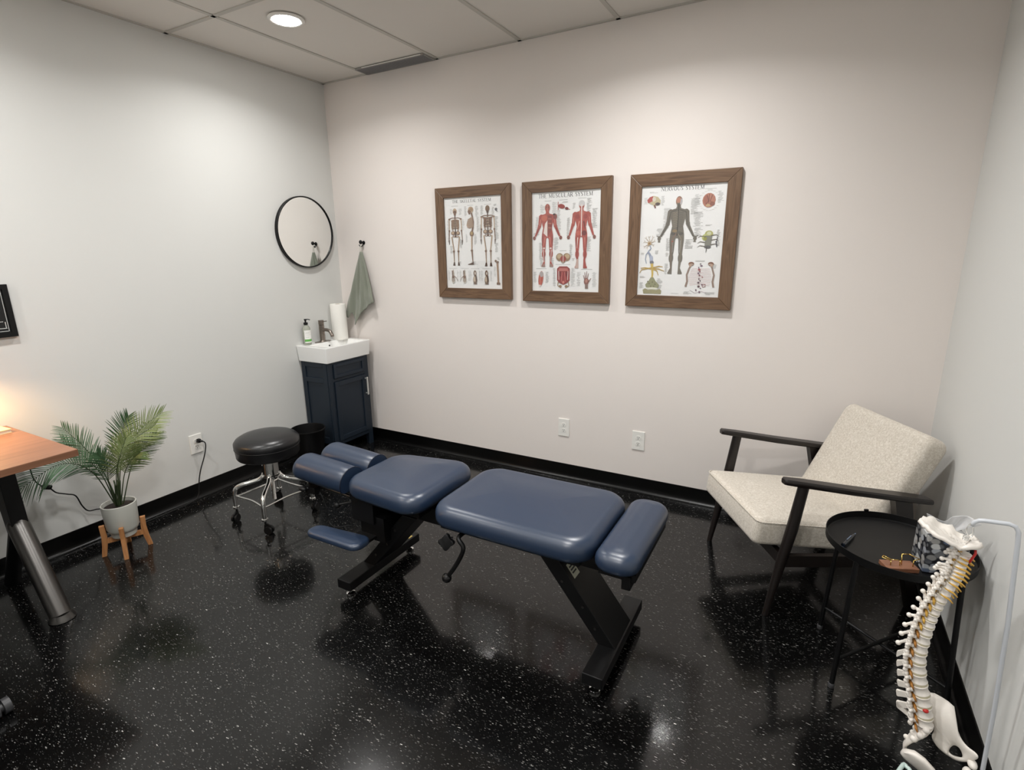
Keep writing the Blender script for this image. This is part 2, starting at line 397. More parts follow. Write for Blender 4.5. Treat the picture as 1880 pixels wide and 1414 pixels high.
    def done(s, name, parent, y):
        s.bm.normal_update(); me = bpy.data.meshes.new(name); 
        for f in s.bm.faces:
            if f.normal.y > 0: f.normal_flip()
        s.bm.to_mesh(me); s.bm.free()
        for m in s.mats: me.materials.append(m)
        o = bpy.data.objects.new(name, me); SC.collection.objects.link(o); o.parent = parent; o.location = (0, y, 0); return o

def skeleton(c, u, v0, v1, kind):
    """standing skeleton between v0 (skull top) and v1 (feet)"""
    B, D, Lt = (122, 92, 74), (82, 58, 46), (188, 164, 138); h = v1-v0
    Y = lambda t: v0+t*h
    def both(f):
        for s in (-1, 1): f(s)
    if kind != 'side':
        c.ell(u, Y(.05), .037, .052*h, Lt if kind == 'front' else (128, 104, 78)); c.ell(u, Y(.065), .028, .035*h, B); c.ell(u, Y(.10), .02, .025*h, D if kind == 'back' else B)
        if kind == 'front': both(lambda s: c.ell(u+s*.013, Y(.062), .008, .009*h, D))
        c.line([(u, Y(.12)), (u, Y(.47))], .018, D)
        both(lambda s: c.line([(u, Y(.165)), (u+s*.05, Y(.16)), (u+s*.10, Y(.175))], .012, B))
        for k in range(8):
            t = .19+k*.022; w = .055+.018*sin(pi*(k+1)/9)
            both(lambda s: c.line([(u, Y(t)), (u+s*w*.8, Y(t+.006)), (u+s*w, Y(t+.03)), (u+s*w*.5, Y(t+.042))], .009, B if k % 2 else Lt))
        both(lambda s: c.poly([(u+s*.02, Y(.19)), (u+s*.072, Y(.20)), (u+s*.06, Y(.36)), (u+s*.02, Y(.30))], (150, 120, 98) if kind == 'front' else (112, 84, 66)))
        for k in range(7): both(lambda s: c.line([(u+s*.012, Y(.20+.022*k)), (u+s*.066, Y(.205+.024*k))], .004, D))
        if kind == 'back': both(lambda s: c.poly([(u+s*.03, Y(.19)), (u+s*.085, Y(.18)), (u+s*.045, Y(.29))], B))
        else: c.line([(u, Y(.18)), (u, Y(.33))], .014, B)
        both(lambda s: c.ell(u+s*.045, Y(.425), .036, .035*h, B)); both(lambda s: c.ell(u+s*.045, Y(.42), .024, .022*h, Lt))
        c.poly([(u-.02, Y(.40)), (u+.02, Y(.40)), (u+.006, Y(.50)), (u-.006, Y(.50))], D); both(lambda s: c.ell(u+s*.03, Y(.485), .026, .018*h, B)); both(lambda s: c.ell(u+s*.03, Y(.487), .012, .009*h, (232, 228, 222)))
        def limb(s):
            c.ell(u+s*.105, Y(.185), .018, .016*h, B)
            c.line([(u+s*.108, Y(.185)), (u+s*.112, Y(.38))], .015, Lt, .012); c.line([(u+s*.112, Y(.37)), (u+s*.108, Y(.40))], .024, B)
            c.line([(u+s*.112, Y(.40)), (u+s*.122, Y(.55))], .016, B, .010); c.line([(u+s*.122, Y(.55)), (u+s*.116, Y(.63))], .020, D, .006)
            c.line([(u+s*.07, Y(.485)), (u+s*.040, Y(.73))], .021, Lt, .017); c.line([(u+s*.062, Y(.50)), (u+s*.034, Y(.73))], .006, B)
            c.ell(u+s*.042, Y(.745), .020, .018*h, B)
            c.line([(u+s*.042, Y(.76)), (u+s*.040, Y(.95))], .022, B, .012); c.line([(u+s*.046, Y(.77)), (u+s*.042, Y(.94))], .008, Lt)
            c.poly([(u+s*.03, Y(.94)), (u+s*.05, Y(.94)), (u+s*.065, Y(1)), (u+s*.022, Y(1))], D)
        both(limb)
    else:
        c.ell(u+.005, Y(.05), .048, .052*h, Lt); c.ell(u-.018, Y(.08), .030, .03*h, B); c.ell(u+.012, Y(.045), .03, .03*h, (160, 132, 104)); c.poly([(u-.04, Y(.10)), (u+.0, Y(.09)), (u, Y(.125)), (u-.03, Y(.13))], B)
        c.line([(u+.015, Y(.10)), (u+.028, Y(.16)), (u+.045, Y(.26)), (u+.035, Y(.36)), (u+.018, Y(.43))], .022, B, .03)
        c.poly([(u+.03, Y(.17)), (u+.005, Y(.175)), (u-.03, Y(.20)), (u-.062, Y(.25)), (u-.075, Y(.31)), (u-.06, Y(.355)), (u-.02, Y(.37)), (u+.03, Y(.35)), (u+.045, Y(.27))], (186, 164, 144))
        for k in range(8): c.line([(u+.04, Y(.19+.02*k)), (u-.02, Y(.21+.022*k)), (u-.065+.004*abs(k-3), Y(.21+.021*k))], .007, B)
        c.ell(u+.012, Y(.46), .036, .05*h, B); c.ell(u+.012, Y(.45), .022, .03*h, (176, 152, 110)); c.line([(u+.035, Y(.18)), (u+.045, Y(.36))], .02, (140, 112, 92), .012)
        c.line([(u+.012, Y(.50)), (u+.006, Y(.74))], .024, Lt, .02); c.line([(u+.02, Y(.51)), (u+.012, Y(.74))], .006, B); c.ell(u+.006, Y(.75), .022, .018*h, B)
        c.line([(u+.008, Y(.765)), (u+.018, Y(.95))], .026, B, .013); c.poly([(u+.03, Y(.945)), (u+.036, Y(1)), (u-.07, Y(1)), (u-.07, Y(.99)), (u, Y(.965))], D)

def body(c, u, v0, v1, base, spread=.2, head=None, feet=True, turned=False, hands='fist'):
    """standing figure, arms held out and down"""
    h = v1-v0; Y = lambda t: v0+t*h
    hl = head or base
    for s in (-1, 1):
        c.line([(u+s*.042, Y(.48)), (u+s*.054, Y(.56)), (u+s*.053, Y(.70))], .084, base, .050)
        c.line([(u+s*.053, Y(.70)), (u+s*.057, Y(.78)), (u+s*.048, Y(.94))], .050, base, .022); c.ell(u+s*.056, Y(.79), .028, .065*h, base)
        c.poly([(u+s*.038, Y(.92)), (u+s*.060, Y(.92)), (u+s*.090, Y(.985)), (u+s*.086, Y(1)), (u+s*.036, Y(1))], base)
        c.ell(u+s*.092, Y(.205), .034, .042*h, base)
        c.line([(u+s*.098, Y(.19)), (u+s*.120, Y(.36))], .060, base, .042)
        c.line([(u+s*.118, Y(.34)), (u+s*.122+s*.01, Y(.38)), (u+s*spread*.92, Y(.51))], .052, base, .025)
        c.ell(u+s*spread, Y(.535), .022, .03*h, base)
        if hands == 'open':
            for k in range(3): c.line([(u+s*spread, Y(.54)), (u+s*(spread-.012+.012*k), Y(.585))], .009, base)
            c.line([(u+s*spread, Y(.52)), (u+s*(spread+.035), Y(.50))], .009, base)
    c.poly([(u-.02, Y(.12)), (u+.02, Y(.12)), (u+.03, Y(.155)), (u+.095, Y(.175)), (u+.105, Y(.22)), (u+.082, Y(.30)), (u+.066, Y(.38)), (u+.080, Y(.46)), (u+.082, Y(.51)), (u, Y(.535)), (u-.082, Y(.51)), (u-.080, Y(.46)), (u-.066, Y(.38)), (u-.082, Y(.30)), (u-.105, Y(.22)), (u-.095, Y(.175)), (u-.03, Y(.155))], base)
    c.ell(u, Y(.065), .039, .062*h, hl); c.line([(u, Y(.09)), (u, Y(.16))], .046, base)

def frame_poster(name, title, label, x, z, draw):
    Wd, Hd, bar, th = .594, .742, .0685, .030
    t = thing('framed_poster', label, 'framed poster', (x, 0, z), 0, 'walnut framed anatomy posters')
    def fp(pts, y0, y1): return pts
    for nm, m, pts in (('top_rail', M_fr_h, [(-Wd/2, Hd/2), (Wd/2, Hd/2), (Wd/2-bar, Hd/2-bar), (-Wd/2+bar, Hd/2-bar)]), ('bottom_rail', M_fr_h, [(-Wd/2, -Hd/2), (-Wd/2+bar, -Hd/2+bar), (Wd/2-bar, -Hd/2+bar), (Wd/2, -Hd/2)]),
                       ('stile', M_fr_v, [(-Wd/2, Hd/2), (-Wd/2+bar, Hd/2-bar), (-Wd/2+bar, -Hd/2+bar), (-Wd/2, -Hd/2)]), ('stile', M_fr_v, [(Wd/2, Hd/2), (Wd/2, -Hd/2), (Wd/2-bar, -Hd/2+bar), (Wd/2-bar, Hd/2-bar)])):
        b = new_bm()
        # the face is a flat outer band that dips to the sheet near the inner edge
        def fn(u, v, w): return (u, w, v)
        prism(b, [(p[0]*.9995, p[1]*.9995) for p in pts], -.002, -th, fn, bevel=.0025)
        link(nm, b, m, t)
    pw, ph = Wd-2*bar, Hd-2*bar
    c = Canvas(pw, ph); c.rect(0, 0, 1, 1, (243, 243, 242)); draw(c); c.done('print', t, -.0185)
    b = new_bm(); box(b, (0, -.0140, 0), (pw+.02, .006, ph+.02)); link('backing_board', b, mat('backing', srgb(90, 80, 70), .8), t)
    b = new_bm(); box(b, (0, -.0235, 0), (pw+.002, .002, ph+.002)); link('glazing', b, M_glaz, t)
    return t
def glaz_mat():
    m = bpy.data.materials.new('clear_glazing'); m.use_nodes = True; nt = m.node_tree
    for n in list(nt.nodes): nt.nodes.remove(n)
    o = nt.nodes.new('ShaderNodeOutputMaterial'); mx = nt.nodes.new('ShaderNodeMixShader'); tr = nt.nodes.new('ShaderNodeBsdfTransparent'); gl = nt.nodes.new('ShaderNodeBsdfGlossy'); fr = nt.nodes.new('ShaderNodeFresnel')
    gl.inputs['Roughness'].default_value = .02; fr.inputs['IOR'].default_value = 1.85; tr.inputs[0].default_value = (.99, .99, .99, 1)
    ge = nt.nodes.new('ShaderNodeNewGeometry'); sb = nt.nodes.new('ShaderNodeMath'); sb.operation = 'SUBTRACT'; sb.inputs[0].default_value = 1; ml = nt.nodes.new('ShaderNodeMath'); ml.operation = 'MULTIPLY'
    nt.links.new(ge.outputs['Backfacing'], sb.inputs[1]); nt.links.new(sb.outputs[0], ml.inputs[0]); nt.links.new(fr.outputs[0], ml.inputs[1])
    nt.links.new(ml.outputs[0], mx.inputs[0]); nt.links.new(tr.outputs[0], mx.inputs[1]); nt.links.new(gl.outputs[0], mx.inputs[2]); nt.links.new(mx.outputs[0], o.inputs[0])
    return m
M_glaz = glaz_mat()

def draw_skeletal(c):
    c.text('THE SKELETAL SYSTEM', .15, .026, .83, .030, (84, 84, 84))
    for u, w in ((.19, .12), (.47, .1), (.77, .12)): c.rect(u-w/2, .088, u+w/2, .091, (150, 150, 148))
    for u, v, w, n in ((.10, .12, .06, 8), (.26, .12, .06, 10), (.04, .24, .05, 34), (.31, .24, .05, 16), (.36, .10, .05, 14), (.55, .10, .06, 16), (.57, .22, .05, 22), (.37, .40, .04, 12), (.52, .40, .05, 16), (.64, .10, .06, 14), (.83, .12, .06, 12),
                       (.62, .30, .04, 20), (.88, .22, .07, 34), (.88, .50, .06, 14), (.26, .45, .05, 14), (.08, .52, .05, 12), (.86, .09, .08, 3), (.45, .70, .14, 5), (.24, .70, .04, 4), (.90, .655, .08, 4)): c.captions(u, v, w, n)
    c.ell(.91, .145, .022, .016, (112, 112, 116)); c.line([(.89, .14), (.93, .17)], .012, (80, 80, 84))
    skeleton(c, .19, .115, .745, 'front'); skeleton(c, .47, .105, .735, 'side'); skeleton(c, .765, .100, .750, 'back')
    for u in (.12, .33, .52, .72): c.rect(u-.07, .775, u+.08, .777, (130, 130, 128)); c.captions(u-.09, .80, .03, 16); c.captions(u+.07, .80, .03, 16)
    B, D, Lt = (122, 96, 80), (80, 60, 50), (176, 156, 136)
    for u, s in ((.12, 1), (.33, -1)):
        c.ell(u, .905, .032, .042, (206, 200, 190)); 
        for k in range(5): c.line([(u-.02+.01*k, .87+.004*abs(k-2)), (u-.022+.011*k, .935-.006*abs(k-2))], .006, B)
        c.ell(u, .872, .024, .018, B); c.line([(u-.012, .862), (u-.016, .80)], .014, B); c.line([(u+.010, .862), (u+.004, .79)], .012, Lt)
        c.line([(u+s*.02, .865), (u+s*.06, .885), (u+s*.085, .925)], .010, B, .004)
    for u in (.52, .725):
        c.ell(u, .905, .036, .048, (150, 128, 112)); c.ell(u-.008, .90, .02, .034, (196, 180, 160)); c.ell(u, .83, .026, .035, B); c.ell(u+.004, .83, .012, .016, (214, 206, 196)); c.ell(u+.02, .89, .012, .04, D)
        for k in range(4): c.line([(u-.024+.016*k, .92), (u-.026+.017*k, .955)], .008, D)
    c.line([(.915, .70), (.922, .80), (.928, .93)], .030, (158, 128, 104), .030); c.ell(.890, .694, .020, .014, B); c.line([(.89, .695), (.92, .72)], .022, B); c.ell(.925, .705, .016, .012, B); c.ell(.915, .940, .018, .014, B); c.ell(.943, .940, .017, .014, B); c.captions(.86, .75, .03, 16)
def draw_muscular(c):
    c.text('THE MUSCULAR SYSTEM', .10, .018, .89, .038, (58, 56, 56))
    for u, v, w in ((.24, .085, .10), (.47, .082, .12), (.74, .075, .12), (.47, .583, .10), (.47, .722, .22), (.14, .765, .16), (.82, .770, .16)): c.rect(u-w/2, v, u+w/2, v+.003, (140, 140, 138))
    for u, v, w, n in ((.12, .12, .08, 12), (.30, .10, .09, 18), (.05, .24, .07, 26), (.37, .18, .07, 34), (.02, .40, .06, 4), (.33, .45, .08, 18), (.10, .50, .07, 24), (.12, .66, .06, 12), (.28, .66, .06, 10), (.60, .12, .06, 8), (.80, .08, .08, 18), (.88, .18, .08, 26), (.52, .26, .06, 30),
                       (.80, .45, .08, 20), (.56, .52, .06, 18), (.60, .66, .05, 4), (.02, .80, .05, 16), (.20, .80, .07, 16), (.32, .76, .05, 26), (.59, .76, .07, 26), (.68, .80, .06, 20), (.90, .80, .07, 20), (.45, .10, .10, 2)): c.captions(u, v, w, n)
    R, R2, Dk, Pk, Wt = (168, 74, 66), (150, 58, 54), (112, 44, 44), (206, 132, 118), (232, 218, 212)
    body(c, .235, .112, .748, R, .20, (158, 84, 72)); body(c, .735, .097, .760, R, .185, (176, 86, 76))
    v0, h = .112, .636; Y = lambda t: v0+t*h; u = .235
    c.poly([(u, Y(.17)), (u+.07, Y(.19)), (u+.07, Y(.40)), (u+.01, Y(.50)), (u, Y(.50))], (140, 66, 60)); c.poly([(u-.035, Y(.31)), (u, Y(.26)), (u+.0, Y(.52)), (u-.06, Y(.46))], Wt)
    c.ell(u-.048, Y(.225), .046, .048*h, (188, 96, 76)); c.ell(u+.115, Y(.205), .03, .045*h, (130, 66, 62)); c.ell(u+.10, Y(.17), .018, .014*h, (60, 50, 50))
    for k in range(6): c.line([(u+.012, Y(.20+.035*k)), (u+.06, Y(.205+.035*k))], .006, Pk if k % 2 else Dk)
    for s in (-1, 1):
        c.line([(u+s*.035, Y(.52)), (u+s*.06, Y(.68))], .012, Pk, .004); c.line([(u+s*.075, Y(.50)), (u+s*.080, Y(.66))], .008, Dk); c.line([(u+s*.06, Y(.72)), (u+s*.052, Y(.92))], .010, Wt, .006); c.line([(u+s*.045, Y(.76)), (u+s*.042, Y(.90))], .008, Dk)
        c.line([(u+s*.105, Y(.24)), (u+s*.115, Y(.34))], .010, Pk); c.line([(u+s*.130, Y(.38)), (u+s*.175, Y(.50))], .010, Dk, .004); c.ell(u+s*.20, Y(.535), .020, .028*h, (128, 78, 72)); c.ell(u+s*.052, Y(.70), .016, .014*h, Wt)
        c.poly([(u+s*.036, Y(.95)), (u+s*.064, Y(.95)), (u+s*.092, Y(1)), (u+s*.034, Y(1))], (158, 126, 118))
        c.ell(u+s*.014, Y(.055), .008, .006*h, (90, 50, 46))
    c.line([(u, Y(.02)), (u, Y(.12))], .008, Pk)
    v0, h = .097, .663; u = .735
    c.ell(u, Y(.045), .042, .045*h, (206, 204, 204)); c.line([(u, Y(.06)), (u, Y(.52))], .016, Wt, .010); c.poly([(u-.04, Y(.155)), (u+.04, Y(.155)), (u, Y(.33))], (184, 98, 84)); c.line([(u, Y(.10)), (u, Y(.52))], .012, Wt)
    for s in (-1, 1):
        c.ell(u+s*.055, Y(.235), .030, .035*h, R2); c.line([(u+s*.03, Y(.30)), (u+s*.055, Y(.42))], .020, Dk if s > 0 else Pk, .008); c.ell(u+s*.040, Y(.475), .036, .038*h, (190, 96, 84) if s < 0 else Dk)
        c.line([(u+s*.05, Y(.54)), (u+s*.058, Y(.70))], .012, Wt if s < 0 else Pk, .004); c.line([(u+s*.072, Y(.54)), (u+s*.074, Y(.68))], .007, Dk); c.line([(u+s*.062, Y(.74)), (u+s*.052, Y(.90))], .006, Dk)
        c.line([(u+s*.11, Y(.24)), (u+s*.118, Y(.34))], .008, Pk); c.ell(u+s*.185, Y(.535), .020, .028*h, (128, 84, 76)); c.poly([(u+s*.036, Y(.86)), (u+s*.060, Y(.86)), (u+s*.086, Y(1)), (u+s*.034, Y(1))], (198, 170, 160) if s < 0 else R)
    c.line([(.395, .10), (.395, .18)], .010, (170, 90, 84)); c.ell(.445, .145, .050, .022, R2, rot=.25); c.ell(.52, .168, .026, .014, Dk, rot=.2); c.line([(.53, .17), (.57, .18)], .012, R2, .004)
    Tn, Tn2 = (150, 124, 96), (190, 168, 136)
    for s in (-1, 1): c.ell(.475+s*.052, .648, .056, .040, Tn); c.ell(.475+s*.058, .640, .036, .024, Tn2)
    c.poly([(.42, .66), (.53, .66), (.50, .70), (.475, .712), (.45, .70)], Tn); c.ell(.475, .665, .045, .030, (150, 62, 56)); c.line([(.475, .63), (.475, .705)], .008, Wt)
    c.poly([(.385, .765), (.42, .742), (.535, .742), (.575, .765), (.575, .885), (.53, .915), (.48, .93), (.425, .915), (.385, .885)], (146, 56, 56)); c.poly([(.42, .76), (.54, .76), (.56, .79), (.40, .79)], (186, 110, 104))
    for s in (-1, 1):
        c.ell(.48+s*.045, .82, .022, .028, (120, 40, 44)); c.line([(.48+s*.02, .80), (.48+s*.03, .90)], .010, (196, 110, 106)); c.line([(.48+s*.075, .90), (.48+s*.085, .94), (.48+s*.03, .965)], .016, Tn, .008); c.ell(.48+s*.045, .945, .024, .012, Tn); c.line([(.48+s*.07, .79), (.48+s*.065, .88)], .008, Wt)
    c.ell(.48, .905, .018, .014, (206, 130, 120))
    c.ell(.135, .87, .038, .080, (182, 86, 70), rot=.12); c.ell(.145, .825, .032, .030, (176, 166, 164)); c.line([(.125, .84), (.12, .93)], .010, Pk); c.ell(.12, .945, .016, .012, Wt)
    for k, (a, q) in enumerate(((.775, .83), (.795, .80), (.825, .79), (.850, .81))): c.line([(.815+.008*(k-1.5), .89), (a, q)], .013, (132, 96, 88), .007)
    c.line([(.84, .91), (.885, .86)], .014, (132, 96, 88), .008); c.ell(.82, .893, .036, .036, (140, 92, 84)); c.ell(.82, .885, .018, .02, (180, 130, 118)); c.line([(.822, .92), (.824, .965)], .044, (134, 112, 104))
def draw_nervous(c):
    c.text('NERVOUS SYSTEM', .235, .012, .745, .034, (74, 72, 76))
    for u, v, w, n in ((.08, .05, .16, 2), (.74, .045, .15, 2), (.03, .10, .05, 8), (.24, .09, .05, 12), (.64, .09, .07, 14), (.90, .07, .07, 14), (.28, .20, .09, 26), (.20, .38, .14, 10), (.60, .12, .10, 20), (.64, .24, .12, 18), (.66, .38, .10, 10), (.33, .47, .06, 16), (.56, .48, .10, 12),
                       (.33, .70, .05, 14), (.33, .60, .05, 5), (.78, .355, .10, 2), (.92, .40, .05, 20), (.70, .67, .12, 2), (.02, .60, .05, 3), (.20, .58, .05, 5), (.02, .82, .08, 3), (.24, .84, .08, 14), (.02, .88, .06, 8), (.58, .955, .10, 4), (.84, .955, .12, 4), (.42, .975, .14, 1), (.90, .70, .06, 6), (.18, .10, .02, 6)): c.captions(u, v, w, n)
    for k in range(22):
        a = 2*pi*k/22; c.rect(.81+.115*cos(a)-.015, .145+.085*sin(a), .81+.115*cos(a)+.012, .1475+.085*sin(a), (206, 206, 204))
    G, G2, G3 = (112, 106, 96), (84, 80, 74), (150, 138, 118)
    body(c, .46, .095, .795, G, .215, (150, 118, 98), hands='open'); v0, h = .095, .70; Y = lambda t: v0+t*h; u = .46
    c.ell(u-.008, Y(.052), .026, .034*h, (186, 132, 110)); c.poly([(u+.018, Y(.03)), (u+.038, Y(.05)), (u+.034, Y(.10)), (u+.012, Y(.11))], (188, 186, 190)); c.line([(u+.0, Y(.10)), (u, Y(.50))], .010, (56, 54, 50), .014)
    for k in range(9): c.line([(u, Y(.20+.022*k)), (u-.035, Y(.215+.022*k)), (u-.062, Y(.205+.022*k))], .004, G3); c.line([(u, Y(.20+.022*k)), (u+.035, Y(.215+.022*k)), (u+.062, Y(.205+.022*k))], .004, G2)
    for s in (-1, 1):
        c.line([(u+s*.01, Y(.17)), (u+s*.09, Y(.20)), (u+s*.12, Y(.36)), (u+s*.20, Y(.52))], .006, (60, 58, 54)); c.line([(u+s*.01, Y(.47)), (u+s*.055, Y(.55)), (u+s*.058, Y(.75)), (u+s*.05, Y(.95))], .008, G3 if s > 0 else (140, 104, 84), .003)
        c.line([(u+s*.045, Y(.56)), (u+s*.045, Y(.72))], .005, (160, 160, 160)); c.ell(u+s*.045, Y(.475), .028, .02*h, G2)
    c.ell(u-.05, Y(.575), .012, .012*h, (156, 92, 80)); c.ell(u-.03, Y(.44), .03, .02*h, (140, 120, 90)); c.ell(u+.02, Y(.46), .03, .016*h, (96, 92, 84))
    c.poly([(.07, .12), (.10, .095), (.15, .085), (.20, .095), (.235, .125), (.235, .155), (.20, .17), (.165, .175), (.16, .185), (.145, .165), (.11, .155), (.08, .145)], (196, 184, 150)); c.poly([(.07, .12), (.10, .095), (.14, .086), (.14, .13), (.10, .145), (.08, .145)], (178, 82, 78)); c.ell(.155, .115, .022, .022, (214, 206, 190)); c.ell(.20, .158, .030, .014, (88, 74, 74)); c.line([(.165, .165), (.175, .195)], .016, (110, 60, 60))
    c.ell(.805, .145, .075, .062, (178, 116, 94)); c.ell(.775, .14, .03, .04, (160, 96, 78)); c.line([(.805, .09), (.805, .20)], .006, (96, 52, 44)); c.line([(.78, .10), (.80, .15), (.77, .18)], .008, (118, 66, 54)); c.line([(.84, .10), (.82, .15), (.85, .18)], .008, (118, 66, 54)); c.ell(.80, .188, .028, .012, (190, 160, 120)); c.ell(.845, .175, .03, .018, (140, 84, 68))
    c.ell(.835, .435, .048, .030, (176, 172, 104)); c.ell(.835, .43, .026, .016, (206, 208, 170)); c.ell(.80, .465, .045, .030, (186, 190, 120)); c.line([(.835, .45), (.83, .55)], .080, (128, 128, 118), .070); c.ell(.795, .475, .022, .018, (150, 150, 70)); c.ell(.83, .55, .038, .014, (90, 90, 92))
    for s, vs in ((1, (.45, .49, .53)), (-1, (.46, .51, .545))):
        for v in vs: c.line([(.83+s*.03, v), (.83+s*.09, v-.008), (.83+s*.12, v+.006)], .010, (92, 84, 70), .004)
    c.line([(.82, .55), (.815, .60)], .012, (70, 64, 60), .004); c.line([(.92, .50), (.935, .55)], .010, (60, 56, 70)); c.line([(.935, .46), (.925, .52)], .008, (60, 56, 70))
    N = (180, 160, 138); NX, NY = .125, .515
    for a, L in ((200, .06), (235, .075), (265, .07), (300, .08), (335, .065), (20, .05), (150, .065), (120, .05)):
        x, y = NX+L*cos(radians(a)), NY+L*.78*sin(radians(a)); c.line([(NX, NY), ((NX+x)/2+.006, (NY+y)/2), (x, y)], .012, N, .004); c.line([(x, y), (x+.02*cos(radians(a+40)), y+.018*sin(radians(a+40)))], .004, N); c.line([(x, y), (x+.02*cos(radians(a-40)), y+.018*sin(radians(a-40)))], .004, N)
    c.ell(NX, NY, .022, .018, (186, 158, 116)); c.ell(NX, NY, .009, .007, (120, 84, 60))
    c.line([(.13, .53), (.15, .56), (.12, .585), (.09, .62), (.085, .66), (.10, .70)], .014, (150, 160, 178), .010); c.line([(.115, .59), (.14, .62), (.155, .65), (.165, .69)], .020, (150, 160, 180), .045); c.ell(.16, .655, .022, .03, (176, 184, 204)); c.ell(.168, .69, .026, .016, (120, 120, 130))
    c.line([(.17, .70), (.18, .76), (.185, .80), (.18, .86)], .034, (206, 178, 92), .018)
    for pts in (((.18, .74), (.10, .75), (.04, .76), (.02, .79)), ((.19, .74), (.26, .725), (.31, .73)), ((.19, .75), (.26, .75), (.33, .77)), ((.18, .75), (.24, .77), (.26, .81)), ((.17, .75), (.08, .74), (.03, .745))): c.line(list(pts), .018, (186, 156, 84), .007)
    c.poly([(.165, .83), (.20, .83), (.235, .87), (.275, .90), (.27, .925), (.19, .935), (.11, .925), (.10, .90), (.14, .865)], (150, 150, 116)); 
    for q in ((.15, .89), (.19, .875), (.225, .895), (.17, .915), (.21, .915), (.13, .87)): c.ell(q[0], q[1], .008, .007, (116, 110, 84))
    c.poly([(.07, .95), (.10, .935), (.14, .95), (.19, .945), (.24, .95), (.285, .938), (.31, .955), (.305, .985), (.08, .985)], (160, 154, 118)); c.ell(.19, .935, .07, .010, (232, 230, 214))
    Bc = (140, 112, 94)
    for s in (0, 1):
        x0 = .655 if s == 0 else .885; d = -1 if s == 0 else 1
        c.line([(x0, .71), (x0+d*.02, .74), (x0+d*.045, .80), (x0+d*.035, .86), (x0+d*.05, .91)], .018, (150, 128, 116), .024); c.ell(x0+d*.0, .70, .034, .018, (130, 88, 66)); c.ell(x0+d*.01, .712, .018, .012, (190, 160, 140)); c.line([(x0, .70), (x0-d*.03, .71)], .010, (186, 170, 160))
        for k in range(12): c.line([(x0-d*.01+d*.03*sin(k/12*3), .74+.014*k), (x0-d*.07, .745+.013*k), (x0-d*.12, .75+.012*k+random.uniform(-.01, .01))], .003, (206, 170, 170))
    for k in range(16): c.ell(.77+random.uniform(-.045, .045), .70+.017*k, random.uniform(.006, .016), random.uniform(.004, .010), random.choice([(130, 84, 92), (110, 80, 104), (160, 70, 74), (90, 70, 80)]))
    c.line([(.80, .89), (.84, .885), (.84, .905), (.81, .91), (.80, .895)], .008, (130, 60, 62)); c.ell(.76, .905, .014, .010, (90, 60, 70)); c.line([(.66, .94), (.72, .965), (.80, .95), (.86, .965)], .004, (150, 130, 140))
frame_poster('p', '', 'walnut framed anatomy poster headed THE SKELETAL SYSTEM with three brown skeletons', 1.2996, 1.5859, draw_skeletal)
frame_poster('p', '', 'walnut framed anatomy poster headed THE MUSCULAR SYSTEM with two red muscle figures', 1.9806, 1.5816, draw_muscular)
p3 = frame_poster('p', '', 'walnut framed anatomy poster headed NERVOUS SYSTEM with one grey figure', 2.6802, 1.5729, draw_nervous)
p3.rotation_euler = (0, radians(.4), 0)

# black framed print at the left edge
t = thing('black_framed_print', 'black framed dark print on the left wall above the desk', 'framed picture', (0, -2.107-.17, 1.2935))
b = new_bm(); fw, fh, fb = .34, .247, .022
for c, s in (((.010, 0, fh/2-fb/2), (.018, fw, fb)), ((.010, 0, -fh/2+fb/2), (.018, fw, fb)), ((.010, fw/2-fb/2, 0), (.018, fb, fh-2*fb)), ((.010, -fw/2+fb/2, 0), (.018, fb, fh-2*fb))): box(b, c, s)
link('frame', b, M_black, t)
b = new_bm(); box(b, (.006, 0, 0), (.008, fw-2*fb, fh-2*fb)); link('print', b, mat('black_print', srgb(18, 19, 20), .4), t)
b = new_bm(); iw, ih = fw-2*fb-.012, fh-2*fb-.012; M_line = mat('white_ink', srgb(196, 198, 196), .5)
for c, s in (((.0105, 0, ih/2), (.001, iw, .0025)), ((.0105, 0, -ih/2), (.001, iw, .0025)), ((.0105, iw/2, 0), (.001, .0025, ih)), ((.0105, -iw/2, 0), (.001, .0025, ih)),
             ((.0105, iw/2-.035, -.050), (.001, .04, .0025)), ((.0105, iw/2-.04, -.028), (.001, .03, .0025)), ((.0105, iw/2-.020, -ih/2+.014), (.001, .03, .003)), ((.0105, iw/2-.008, -ih/2+.030), (.001, .003, .028)), ((.0105, iw/2-.012, .055), (.001, .005, .02))): box(b, c, s)
link('line_art', b, M_line, t)

# ---------------------------------------------------------------- mirror, hook, towel
t = thing('round_mirror', 'round wall mirror with thin black frame above the corner sink', 'mirror', (0, -.317, 1.686))
b = new_bm(); n = 72; R = .256
loft(b, [[Vector((x, r*cos(2*pi*k/n), r*sin(2*pi*k/n))) for k in range(n)] for x, r in ((.002, R), (.026, R), (.028, R-.002), (.028, R-.008), (.022, R-.009), (.002, R-.009))], cap=False, closed=True)
link('frame', b, M_black, t, smooth=True, sharp=40)
b = new_bm(); loft(b, [[Vector((x, (R-.0085)*cos(2*pi*k/n), (R-.0085)*sin(2*pi*k/n))) for k in range(n)] for x in (.004, .020)]); link('mirror_glass', b, M_mirror, t)

t = thing('wall_hook', 'small black knob hook on the back wall holding the green towel', 'wall hook', (.283, 0, 1.60))
b = new_bm(); cyl(b, (0, -.002, .008), (0, -.028, .008), .006, n=12); sphere(b, (0, -.034, .012), .0155, (1, .7, 1), 16); cyl(b, (0, -.001, .008), (0, -.005, .008), .014, n=20); link('knob', b, M_black, t, smooth=True, sharp=50)
b = new_bm(); tube(b, smooth_path([(-.004, -.004, .0), (-.006, -.016, -.018), (-.012, -.030, -.020), (-.018, -.034, -.006)], 5), .0035, 8); link('prong', b, M_black, t, smooth=True)

